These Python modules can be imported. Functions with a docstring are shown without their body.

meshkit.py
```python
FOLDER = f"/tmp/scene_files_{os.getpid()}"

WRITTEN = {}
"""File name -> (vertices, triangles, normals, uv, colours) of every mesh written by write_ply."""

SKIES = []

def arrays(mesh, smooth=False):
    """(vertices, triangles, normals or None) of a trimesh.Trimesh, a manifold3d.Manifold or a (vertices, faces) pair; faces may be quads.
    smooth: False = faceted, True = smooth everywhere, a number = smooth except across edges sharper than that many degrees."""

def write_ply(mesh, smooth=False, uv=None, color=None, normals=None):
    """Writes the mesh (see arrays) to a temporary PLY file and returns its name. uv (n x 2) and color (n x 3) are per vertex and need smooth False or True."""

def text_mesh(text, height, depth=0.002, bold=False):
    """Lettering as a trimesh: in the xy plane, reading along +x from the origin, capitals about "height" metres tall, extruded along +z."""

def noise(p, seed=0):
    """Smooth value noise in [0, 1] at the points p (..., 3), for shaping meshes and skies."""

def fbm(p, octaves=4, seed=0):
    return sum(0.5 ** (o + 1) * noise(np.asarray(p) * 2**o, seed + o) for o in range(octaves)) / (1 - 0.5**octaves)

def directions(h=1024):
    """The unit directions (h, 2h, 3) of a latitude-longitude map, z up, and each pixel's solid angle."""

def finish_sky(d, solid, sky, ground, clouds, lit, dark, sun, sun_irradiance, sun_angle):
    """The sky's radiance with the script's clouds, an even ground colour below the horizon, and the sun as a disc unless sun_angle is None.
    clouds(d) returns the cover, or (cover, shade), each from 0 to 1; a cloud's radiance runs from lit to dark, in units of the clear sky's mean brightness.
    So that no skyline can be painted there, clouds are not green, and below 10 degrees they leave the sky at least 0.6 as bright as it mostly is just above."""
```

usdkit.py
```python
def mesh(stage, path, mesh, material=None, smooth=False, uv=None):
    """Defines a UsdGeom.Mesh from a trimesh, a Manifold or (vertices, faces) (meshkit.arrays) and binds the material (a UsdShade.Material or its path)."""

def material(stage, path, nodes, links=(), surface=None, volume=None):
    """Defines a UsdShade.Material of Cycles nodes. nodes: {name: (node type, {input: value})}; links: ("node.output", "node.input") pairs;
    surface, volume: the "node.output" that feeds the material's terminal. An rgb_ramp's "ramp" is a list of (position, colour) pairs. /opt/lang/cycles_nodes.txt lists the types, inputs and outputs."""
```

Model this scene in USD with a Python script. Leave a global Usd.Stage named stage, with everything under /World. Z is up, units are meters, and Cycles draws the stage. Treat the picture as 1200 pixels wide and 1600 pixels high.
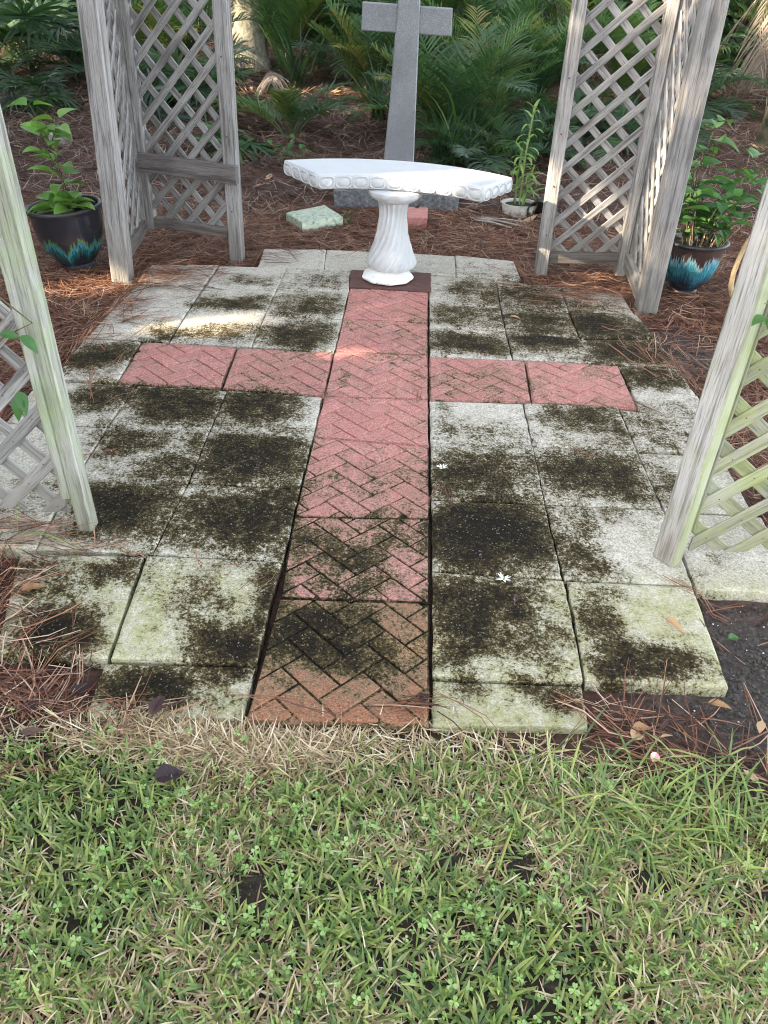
import math
import numpy as np
import trimesh
import usdkit
import meshkit
from pxr import Usd, UsdGeom, UsdLux, UsdShade, Sdf, Gf, Vt
from shapely.geometry import Polygon, box as sbox
from shapely import affinity

stage = Usd.Stage.CreateInMemory()
UsdGeom.SetStageUpAxis(stage, UsdGeom.Tokens.z)
UsdGeom.SetStageMetersPerUnit(stage, 1.0)
UsdGeom.Xform.Define(stage, '/World')
UsdGeom.Scope.Define(stage, '/World/Looks')
T = Sdf.ValueTypeNames

# ------------------------------------------------------------------ camera, sky, sun, exposure
EXPOSURE = 2.5
SKY = 0.15
SUN = 1.0
SUN_ELEV = math.radians(24)
SUN_AZ = math.atan2(-0.90, -0.42)          # atan2(x, y) of the direction towards the sun
CAM = (0.1038, -1.2006, 1.3868)
PITCH, YAW, ROLL = 0.6001, -0.0202, 0.0400

cam = UsdGeom.Camera.Define(stage, '/World/camera')
cp, sp, cy_, sy_ = math.cos(PITCH), math.sin(PITCH), math.cos(YAW), math.sin(YAW)
_f = np.array([sy_ * cp, cy_ * cp, -sp]); _r = np.array([cy_, -sy_, 0.0]); _u = np.cross(_r, _f)
_cr, _sr = math.cos(ROLL), math.sin(ROLL)
right, up = _cr * _r + _sr * _u, -_sr * _r + _cr * _u
M4 = Gf.Matrix4d(*right, 0, *up, 0, *(-_f), 0, *CAM, 1)
cam.AddTransformOp().Set(M4)
cam.CreateHorizontalApertureAttr(36.0)
cam.CreateVerticalApertureAttr(48.0)
cam.CreateFocalLengthAttr(36.0 * 1255 / 1200)
cam.CreateClippingRangeAttr(Gf.Vec2f(0.05, 1000))
cam.CreateExposureAttr(EXPOSURE)

sky_mat = usdkit.material(stage, '/World/Looks/sky_light', {
    'sky': ('sky_texture', {'sky_type': 'single_scattering', 'sun_disc': False, 'sun_elevation': SUN_ELEV, 'sun_rotation': SUN_AZ, 'aerosol_density': 1.5}),
    'haze': ('hsv', {'saturation': 0.40}),                     # thin high cloud: a paler blue all over
    'bg': ('background_shader', {'strength': SKY})}, [('sky.color', 'haze.color'), ('haze.color', 'bg.color')], surface='bg.background')
dome = UsdLux.DomeLight.Define(stage, '/World/sky')
UsdShade.MaterialBindingAPI.Apply(dome.GetPrim()).Bind(sky_mat)
dome.GetPrim().SetCustomDataByKey('kind', 'structure')
sun = UsdLux.DistantLight.Define(stage, '/World/sun')
sun.CreateIntensityAttr(SUN); sun.CreateNormalizeAttr(True); sun.CreateAngleAttr(0.55); sun.CreateColorAttr(Gf.Vec3f(1.0, 0.83, 0.62))
tos = np.array([math.sin(SUN_AZ) * math.cos(SUN_ELEV), math.cos(SUN_AZ) * math.cos(SUN_ELEV), math.sin(SUN_ELEV)])
_x = np.cross([0, 0, 1.0], tos); _x /= np.linalg.norm(_x); _y = np.cross(tos, _x)
sun.AddTransformOp().Set(Gf.Matrix4d(*_x, 0, *_y, 0, *tos, 0, 0, 0, 8, 1))

# ------------------------------------------------------------------ helpers
_names = {}


def free(parent, name):
    k = f'{parent}/{name}'
    n = _names.get(k, 0); _names[k] = n + 1
    return k if n == 0 else f'{k}_{n:03d}'


def tag(p, label=None, cat=None, group=None, kind=None):
    p = p.GetPrim() if hasattr(p, 'GetPrim') else p
    for k, v in (('label', label), ('category', cat), ('group', group), ('kind', kind)):
        if v:
            p.SetCustomDataByKey(k, v)
    return p


def setx(p, loc=(0, 0, 0), rotz=0.0, sc=1.0):
    x = UsdGeom.Xformable(p.GetPrim())
    x.ClearXformOpOrder()
    for op, val in ((x.AddTranslateOp, Gf.Vec3d(*map(float, loc))), (x.AddRotateZOp, float(math.degrees(rotz))), (x.AddScaleOp, Gf.Vec3f(sc, sc, sc) if np.ndim(sc) == 0 else Gf.Vec3f(*map(float, sc)))):
        op().Set(val)


def thing(name, label, cat, loc=(0, 0, 0), rotz=0.0, group=None, sc=1.0, parent='/World'):
    x = UsdGeom.Xform.Define(stage, free(parent, name))
    setx(x, loc, rotz, sc)
    tag(x, label, cat, group)
    return x


def copy_of(src, label, loc, rotz=0.0, sc=1.0, group=None, cat=None):
    src = src.GetPrim()
    base = src.GetName()
    while base[-4:-3] == '_' and base[-3:].isdigit():
        base = base[:-4]
    x = UsdGeom.Xform.Define(stage, free('/World', base))
    x.GetPrim().GetReferences().AddInternalReference(src.GetPath())
    x.GetPrim().SetInstanceable(True)
    x.GetPrim().GetAttribute('xformOp:translate').Set(Gf.Vec3d(*map(float, loc)))
    x.GetPrim().GetAttribute('xformOp:rotateZ').Set(float(math.degrees(rotz)))
    x.GetPrim().GetAttribute('xformOp:scale').Set(Gf.Vec3f(sc, sc, sc))
    tag(x, label, cat or src.GetCustomDataByKey('category'), group or src.GetCustomDataByKey('group'))
    return x


TONED = set()


def tones(mesh):
    """one random number per loose piece (leaflet, blade, needle) of a mesh"""
    from scipy.sparse import coo_matrix
    from scipy.sparse.csgraph import connected_components
    v, f = np.asarray(mesh[0]), np.asarray(mesh[1])
    n = len(v)
    g = coo_matrix((np.ones(len(f) * 2), (np.r_[f[:, 0], f[:, 1]], np.r_[f[:, 1], f[:, 2]])), (n, n))
    k, lab = connected_components(g, directed=False)
    return np.random.default_rng(n * 7 + len(f)).random(k)[lab]


def obj(name, mesh, mat, parent='/World', smooth=False, uv=None, attrs=None, kind=None, label=None):
    p = parent if isinstance(parent, str) else str(parent.GetPrim().GetPath())
    m = usdkit.mesh(stage, free(p, name), mesh, mat, smooth, uv)
    if mat in TONED:
        attrs = {**(attrs or {}), 'tone': tones(mesh)}
    if attrs:
        api = UsdGeom.PrimvarsAPI(m)
        for k, a in attrs.items():
            a = np.asarray(a, np.float32)
            api.CreatePrimvar(k, T.Color3fArray, 'vertex').Set(Vt.Vec3fArray.FromNumpy(np.repeat(a[:, None], 3, 1) if a.ndim == 1 else a))
    tag(m, label=label, kind=kind)
    return m


def mat(name, nodes, links, surface='p.BSDF'):
    return usdkit.material(stage, '/World/Looks/' + name, nodes, links, surface=surface)


def cat(ms):
    """several (v, f) into one"""
    vs, fs, n = [], [], 0
    for v, f in ms:
        vs.append(np.asarray(v, float)); fs.append(np.asarray(f, int) + n); n += len(v)
    return np.vstack(vs), np.vstack(fs)


def lathe(profile, n=32, mod=None, cap=True):
    """profile: (r, z) list from bottom to top; mod(theta, z, r) -> r"""
    th = np.linspace(0, 2 * np.pi, n, endpoint=False)
    P = np.asarray(profile, float)
    R, TH = P[:, 0][:, None], th[None, :]
    R = np.repeat(R, n, 1) if mod is None else mod(TH, P[:, 1][:, None], R)
    v = np.stack([R * np.cos(TH), R * np.sin(TH), np.repeat(P[:, 1][:, None], n, 1)], -1).reshape(-1, 3)
    f = []
    for i in range(len(P) - 1):
        a = np.arange(n); b = (a + 1) % n
        f.append(np.stack([i * n + a, i * n + b, (i + 1) * n + b], 1)); f.append(np.stack([i * n + a, (i + 1) * n + b, (i + 1) * n + a], 1))
    f = np.vstack(f)
    if cap:
        k = len(v); v = np.vstack([v, [[0, 0, P[0, 1]], [0, 0, P[-1, 1]]]]); a = np.arange(n); b = (a + 1) % n
        o = (len(P) - 1) * n
        f = np.vstack([f, np.stack([b, a, np.full(n, k)], 1), np.stack([o + a, o + b, np.full(n, k + 1)], 1)])
    return v, f


def tube(pts, r, n=6):
    pts = np.asarray(pts, float); r = np.broadcast_to(r, len(pts))
    t = np.gradient(pts, axis=0); t /= np.linalg.norm(t, axis=1, keepdims=True) + 1e-9
    ref = np.array([0.31, 0.11, 0.94]) if abs(t[:, 2]).max() < .9 else np.array([0.95, 0.3, 0.1])
    a = np.cross(t, ref); a /= np.linalg.norm(a, axis=1, keepdims=True) + 1e-9
    b = np.cross(t, a)
    th = np.linspace(0, 2 * np.pi, n, endpoint=False)
    v = (pts[:, None] + r[:, None, None] * (np.cos(th)[None, :, None] * a[:, None] + np.sin(th)[None, :, None] * b[:, None])).reshape(-1, 3)
    f = []
    k = np.arange(n); k1 = (k + 1) % n
    for i in range(len(pts) - 1):
        f.append(np.stack([i * n + k, i * n + k1, (i + 1) * n + k1], 1)); f.append(np.stack([i * n + k, (i + 1) * n + k1, (i + 1) * n + k], 1))
    e = len(v); v = np.vstack([v, pts[:1], pts[-1:]])
    o = (len(pts) - 1) * n
    f += [np.stack([k1, k, np.full(n, e)], 1), np.stack([o + k, o + k1, np.full(n, e + 1)], 1)]
    return v, np.vstack(f)


def ribbons(P, W, N):
    """P (n, s, 3) centre lines, W (n, s) widths, N (n, s, 3) or (n,1,3) side directions -> flat ribbons"""
    n, s, _ = P.shape
    L, Rr = P - N * W[..., None] / 2, P + N * W[..., None] / 2
    v = np.stack([L, Rr], 2).reshape(-1, 3)
    base = (np.arange(n) * s * 2)[:, None]
    k = np.arange(s - 1)[None] * 2
    a = (base + k).ravel()
    f = np.vstack([np.stack([a, a + 1, a + 3], 1), np.stack([a, a + 3, a + 2], 1)])
    return v, f


def rot(axis, ang):
    return trimesh.transformations.rotation_matrix(ang, axis)[:3, :3]


def bevel_box(sx, sy, sz, b=0.006, z0=0.0):
    """box centred in x, y from z0 up, with chamfered edges (hull of three boxes)"""
    pts = []
    for k in range(3):
        h = np.array([sx, sy, sz]) / 2 - b
        h[k] += b
        for s in np.ndindex(2, 2, 2):
            pts.append((np.array(s) * 2 - 1) * h)
    m = trimesh.convex.convex_hull(np.array(pts))
    return np.array(m.vertices) + [0, 0, z0 + sz / 2], np.array(m.faces)


def ground_z(x, y):
    x, y = np.asarray(x, float), np.asarray(y, float)
    z = -0.04 + 0.05 * np.clip(y - 4.5, 0, 9.5)
    p = np.stack([x, y, x * 0], -1)
    z = z + (meshkit.fbm(p * 1.7, 3, 3) - 0.5) * 0.035 * np.clip((np.hypot(x * .75, y - 1.6) - 1.6) / 1.5, 0.25, 2.2)
    return z + 0.010 * np.clip((.06 - y) / .1, 0, 1)


rng = np.random.default_rng(7)

TILES = {
    'B1': [[-0.746, 3.455], [-0.387, 3.499], [-0.362, 3.123], [-0.725, 3.125]],
    'B2': [[-0.387, 3.499], [-0.011, 3.507], [-0.002, 3.143], [-0.362, 3.123]],
    'B3': [[-0.011, 3.507], [0.361, 3.489], [0.356, 3.119], [-0.002, 3.143]],
    'B4': [[0.361, 3.489], [0.696, 3.431], [0.706, 3.095], [0.356, 3.119]],
    'R1A': [[0.211, 3.109], [0.568, 3.086], [0.559, 2.657], [0.209, 2.682]],
    'R1B': [[0.209, 2.682], [0.559, 2.657], [0.561, 2.364], [0.208, 2.359]],
    'R1C': [[0.208, 2.359], [0.561, 2.364], [0.564, 2.036], [0.207, 2.028]],
    'R2A': [[0.572, 3.086], [0.909, 3.02], [0.895, 2.648], [0.563, 2.657]],
    'R2B': [[0.563, 2.657], [0.895, 2.648], [0.899, 2.298], [0.563, 2.364]],
    'R2C': [[0.563, 2.364], [0.899, 2.298], [0.905, 2.03], [0.567, 2.037]],
    'R3A': [[0.912, 3.02], [1.215, 2.933], [1.217, 2.647], [0.898, 2.649]],
    'R3B': [[0.898, 2.649], [1.224, 2.648], [1.249, 2.357], [0.899, 2.298]],
    'R3C': [[0.899, 2.298], [1.251, 2.342], [1.267, 2.039], [0.905, 2.03]],
    'R3D': [[1.015, 2.023], [1.269, 2.026], [1.277, 1.78], [1.024, 1.816]],
    'R3E': [[1.021, 1.804], [1.279, 1.768], [1.264, 1.559], [1.011, 1.584]],
    'R3F': [[0.937, 1.603], [1.256, 1.548], [1.231, 1.291], [0.937, 1.289]],
    'R3G': [[0.935, 1.28], [1.228, 1.282], [1.22, 0.913], [0.94, 0.916]],
    'R3H': [[0.945, 0.91], [1.24, 0.912], [1.236, 0.535], [0.935, 0.532]],
    'R1D': [[0.205, 1.605], [0.569, 1.623], [0.568, 1.283], [0.206, 1.247]],
    'R1E': [[0.206, 1.247], [0.568, 1.283], [0.566, 0.918], [0.208, 0.914]],
    'R1F': [[0.208, 0.914], [0.566, 0.918], [0.57, 0.546], [0.208, 0.558]],
    'R1G': [[0.208, 0.555], [0.574, 0.546], [0.568, 0.166], [0.205, 0.154]],
    'R1H': [[0.205, 0.152], [0.567, 0.162], [0.558, 0.033], [0.204, 0.012]],
    'R2D': [[0.569, 1.623], [0.933, 1.629], [0.934, 1.293], [0.568, 1.283]],
    'R2E': [[0.568, 1.283], [0.934, 1.293], [0.937, 0.92], [0.568, 0.918]],
    'R2F': [[0.568, 0.918], [0.937, 0.92], [0.929, 0.548], [0.574, 0.546]],
    'R2G': [[0.578, 0.541], [0.927, 0.545], [0.912, 0.171], [0.57, 0.166]],
    'L1A': [[-0.562, 3.127], [-0.219, 3.111], [-0.198, 2.795], [-0.565, 2.764]],
    'L1B': [[-0.565, 2.764], [-0.201, 2.795], [-0.2, 2.403], [-0.567, 2.422]],
    'L1C': [[-0.567, 2.422], [-0.2, 2.403], [-0.2, 2.02], [-0.562, 2.039]],
    'L2A': [[-0.93, 3.117], [-0.562, 3.127], [-0.565, 2.764], [-0.927, 2.752]],
    'L2B': [[-0.927, 2.752], [-0.565, 2.764], [-0.567, 2.422], [-0.93, 2.407]],
    'L2C': [[-0.93, 2.407], [-0.567, 2.422], [-0.562, 2.039], [-0.922, 2.044]],
    'L3A': [[-1.292, 3.074], [-0.933, 3.117], [-0.938, 2.77], [-1.25, 2.765]],
    'L3B': [[-1.276, 2.742], [-0.938, 2.77], [-0.933, 2.407], [-1.278, 2.404]],
    'L3C': [[-1.281, 2.395], [-0.933, 2.407], [-0.924, 2.044], [-1.284, 2.05]],
    'L3D': [[-1.289, 2.042], [-1.037, 2.037], [-1.015, 1.628], [-1.274, 1.639]],
    'L1D': [[-0.58, 1.613], [-0.207, 1.593], [-0.205, 1.278], [-0.575, 1.277]],
    'L1E': [[-0.575, 1.277], [-0.205, 1.278], [-0.209, 0.942], [-0.566, 0.935]],
    'L1F': [[-0.566, 0.935], [-0.209, 0.942], [-0.207, 0.563], [-0.576, 0.564]],
    'L1G': [[-0.588, 0.554], [-0.21, 0.557], [-0.211, 0.16], [-0.56, 0.148]],
    'L1H': [[-0.573, 0.143], [-0.213, 0.158], [-0.211, -0.007], [-0.562, -0.019]],
    'L2D': [[-0.934, 1.619], [-0.58, 1.613], [-0.575, 1.277], [-0.936, 1.273]],
    'L2E': [[-0.936, 1.273], [-0.575, 1.277], [-0.566, 0.935], [-0.928, 0.919]],
    'L2F': [[-0.928, 0.919], [-0.566, 0.935], [-0.576, 0.564], [-0.902, 0.556]],
    'L2G': [[-0.941, 0.538], [-0.595, 0.553], [-0.566, 0.15], [-0.838, 0.153]],
    'L3E': [[-1.318, 1.611], [-0.934, 1.619], [-0.936, 1.273], [-1.298, 1.264]],
    'L3F': [[-1.298, 1.264], [-0.936, 1.273], [-0.928, 0.919], [-1.268, 0.902]],
    'L3G': [[-1.271, 0.898], [-0.932, 0.919], [-0.902, 0.556], [-1.226, 0.549]],
    'C1': [[-0.197, 0.402], [0.202, 0.416], [0.2, 0.004], [-0.208, -0.018]],
    'C2': [[-0.208, 0.78], [0.204, 0.804], [0.202, 0.419], [-0.196, 0.407]],
    'C3': [[-0.206, 1.269], [0.203, 1.242], [0.204, 0.804], [-0.208, 0.78]],
    'C4': [[-0.202, 1.593], [0.202, 1.61], [0.204, 1.246], [-0.207, 1.273]],
    'C5': [[-0.203, 2.02], [0.201, 2.027], [0.202, 1.61], [-0.202, 1.593]],
    'C6': [[-0.201, 2.411], [0.202, 2.406], [0.201, 2.034], [-0.201, 2.027]],
    'C7': [[-0.201, 2.844], [0.206, 2.832], [0.202, 2.406], [-0.201, 2.411]],
    'XL1': [[-0.621, 2.018], [-0.205, 2.019], [-0.198, 1.6], [-0.602, 1.622]],
    'XL2': [[-1.035, 2.03], [-0.626, 2.024], [-0.607, 1.622], [-1.015, 1.628]],
    'XR1': [[0.204, 2.021], [0.615, 2.029], [0.602, 1.632], [0.205, 1.611]],
    'XR2': [[0.618, 2.029], [1.015, 2.023], [1.011, 1.627], [0.604, 1.627]],
    'SLAB': [[-0.213, 3.123], [0.218, 3.132], [0.216, 2.834], [-0.202, 2.854]],
}
STAINS = [
    (-0.869,0.492,0.068,0.041,.6), (-0.737,0.223,0.085,0.084,.95), (-0.849,0.359,0.024,0.062,.5), (-0.706,0.478,0.043,0.038,.65), (-0.629,0.513,0.035,0.042,.7), (-0.776,0.431,0.050,0.052,.5),
    (-0.229,0.410,0.043,0.160,.95), (-0.264,0.226,0.093,0.062,.9), (-0.423,0.394,0.036,0.102,.5), (-0.357,0.324,0.048,0.072,.5), (-0.425,0.092,0.066,0.051,.85), (-0.526,0.105,0.044,0.036,.65),
    (-0.402,0.743,0.169,0.158,1), (-0.542,0.655,0.046,0.062,.6), (-0.286,0.794,0.077,0.153,1), (-0.723,0.788,0.110,0.116,1), (-0.633,0.850,0.078,0.064,.8), (-0.403,1.120,0.181,0.151,1),
    (-0.304,1.182,0.087,0.087,.9), (-0.875,1.169,0.096,0.087,.85), (-0.633,1.002,0.102,0.070,.85), (-0.778,1.178,0.129,0.078,.7), (-0.447,1.496,0.142,0.136,.95), (-0.322,1.547,0.060,0.064,.8),
    (-0.753,1.463,0.175,0.133,1), (-0.888,1.512,0.094,0.063,.9), (-1.041,1.496,0.094,0.094,.9), (-0.976,1.204,0.032,0.053,.6), (-1.174,1.850,0.115,0.113,.95), (-1.002,1.992,0.080,0.054,.6),
    (-0.941,2.129,0.069,0.086,.7), (-0.768,2.532,0.166,0.095,.75), (-0.640,2.594,0.092,0.088,.6), (-0.734,2.155,0.167,0.095,.65), (-0.366,2.179,0.141,0.147,.85), (-0.484,2.201,0.085,0.104,.6),
    (-0.387,2.584,0.169,0.141,.65), (-0.361,2.922,0.099,0.101,.35), (-0.692,2.895,0.114,0.080,.5), (0.440,2.914,0.107,0.120,.6), (0.375,2.528,0.139,0.137,.62), (0.376,2.197,0.158,0.111,.92),
    (0.298,2.544,0.087,0.120,.6), (0.734,2.876,0.167,0.177,.85), (0.738,2.492,0.160,0.134,.9), (0.723,2.239,0.140,0.075,.95), (0.558,2.332,0.059,0.047,.5), (1.079,2.781,0.132,0.076,.3),
    (0.995,2.483,0.130,0.117,.9), (1.146,2.486,0.062,0.084,.5), (1.053,2.171,0.159,0.124,.95), (1.239,2.123,0.072,0.099,.9), (1.134,1.914,0.122,0.084,.85), (1.039,1.903,0.054,0.077,.7),
    (1.116,1.622,0.076,0.077,.45), (0.250,1.477,0.029,0.113,.5), (0.365,1.399,0.140,0.069,.5), (0.405,1.299,0.114,0.037,.5), (0.349,1.077,0.160,0.147,.74), (0.261,0.952,0.041,0.056,.55),
    (0.244,1.150,0.030,0.085,.6), (0.802,1.510,0.134,0.125,.65), (0.875,1.394,0.071,0.078,.6), (1.016,1.507,0.061,0.094,.5), (0.756,1.108,0.173,0.149,.8), (0.636,1.167,0.044,0.077,.6),
    (0.955,1.095,0.054,0.102,.6), (1.052,1.365,0.070,0.096,.4), (0.399,0.739,0.181,0.147,1.08), (0.295,0.762,0.096,0.126,1.08), (0.514,0.670,0.047,0.077,.85), (0.659,0.828,0.047,0.069,.62),
    (0.645,0.681,0.066,0.106,.78), (0.767,0.838,0.069,0.042,.55), (0.678,0.609,0.064,0.044,.6), (0.290,0.375,0.091,0.145,1.1), (0.369,0.446,0.103,0.079,1), (0.405,0.278,0.088,0.087,.72),
    (0.494,0.496,0.049,0.044,.7), (0.291,0.224,0.078,0.048,.95), (0.507,0.332,0.036,0.096,.55), (0.653,0.332,0.062,0.108,.8), (0.715,0.246,0.119,0.045,.95), (0.601,0.215,0.038,0.052,.9),
    (0.831,0.211,0.063,0.026,.75), (0.697,0.472,0.052,0.043,.6), (0.272,0.118,0.052,0.028,.6), (0.486,0.104,0.074,0.044,.85), (0.393,0.137,0.045,0.024,.55), (0.891,0.374,0.025,0.049,.2),
    (1.070,0.628,0.022,0.030,.5), (0.965,0.576,0.036,0.023,.4), (-0.029,1.021,0.114,0.087,.55), (0.061,0.861,0.099,0.089,.6), (-0.152,0.658,0.073,0.108,.85), (-0.029,0.623,0.118,0.120,.95),
    (0.085,0.760,0.095,0.099,.75), (0.007,0.496,0.104,0.055,.85), (0.143,0.716,0.056,0.080,.5), (0.146,0.522,0.053,0.050,.45), (-0.133,0.498,0.043,0.055,.6), (-0.083,0.286,0.108,0.098,1.15),
    (-0.006,0.234,0.075,0.071,1.05), (-0.161,0.327,0.036,0.038,.9), (0.091,0.177,0.076,0.055,.75), (0.149,0.328,0.049,0.048,.45), (-0.098,0.091,0.059,0.039,.4), (0.049,0.369,0.066,0.037,.7),
    (0.035,0.091,0.059,0.031,.45), (-0.422,1.798,0.180,0.134,.5), (-0.309,1.939,0.080,0.065,.45), (0.424,1.803,0.183,0.122,.62), (0.032,2.228,0.115,0.090,.5), (0.175,2.444,0.036,0.082,.55),
    (0.068,1.984,0.136,0.053,.45), (0.278,1.686,0.101,0.046,.5), (-0.135,1.800,0.077,0.110,.35), (0.767,2.605,0.316,0.372,.66), (1.090,2.285,0.237,0.261,.72), (1.037,2.730,0.163,0.204,.5),
    (-0.713,1.141,0.255,0.257,.45), (-0.455,1.402,0.162,0.299,.5),
]
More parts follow.
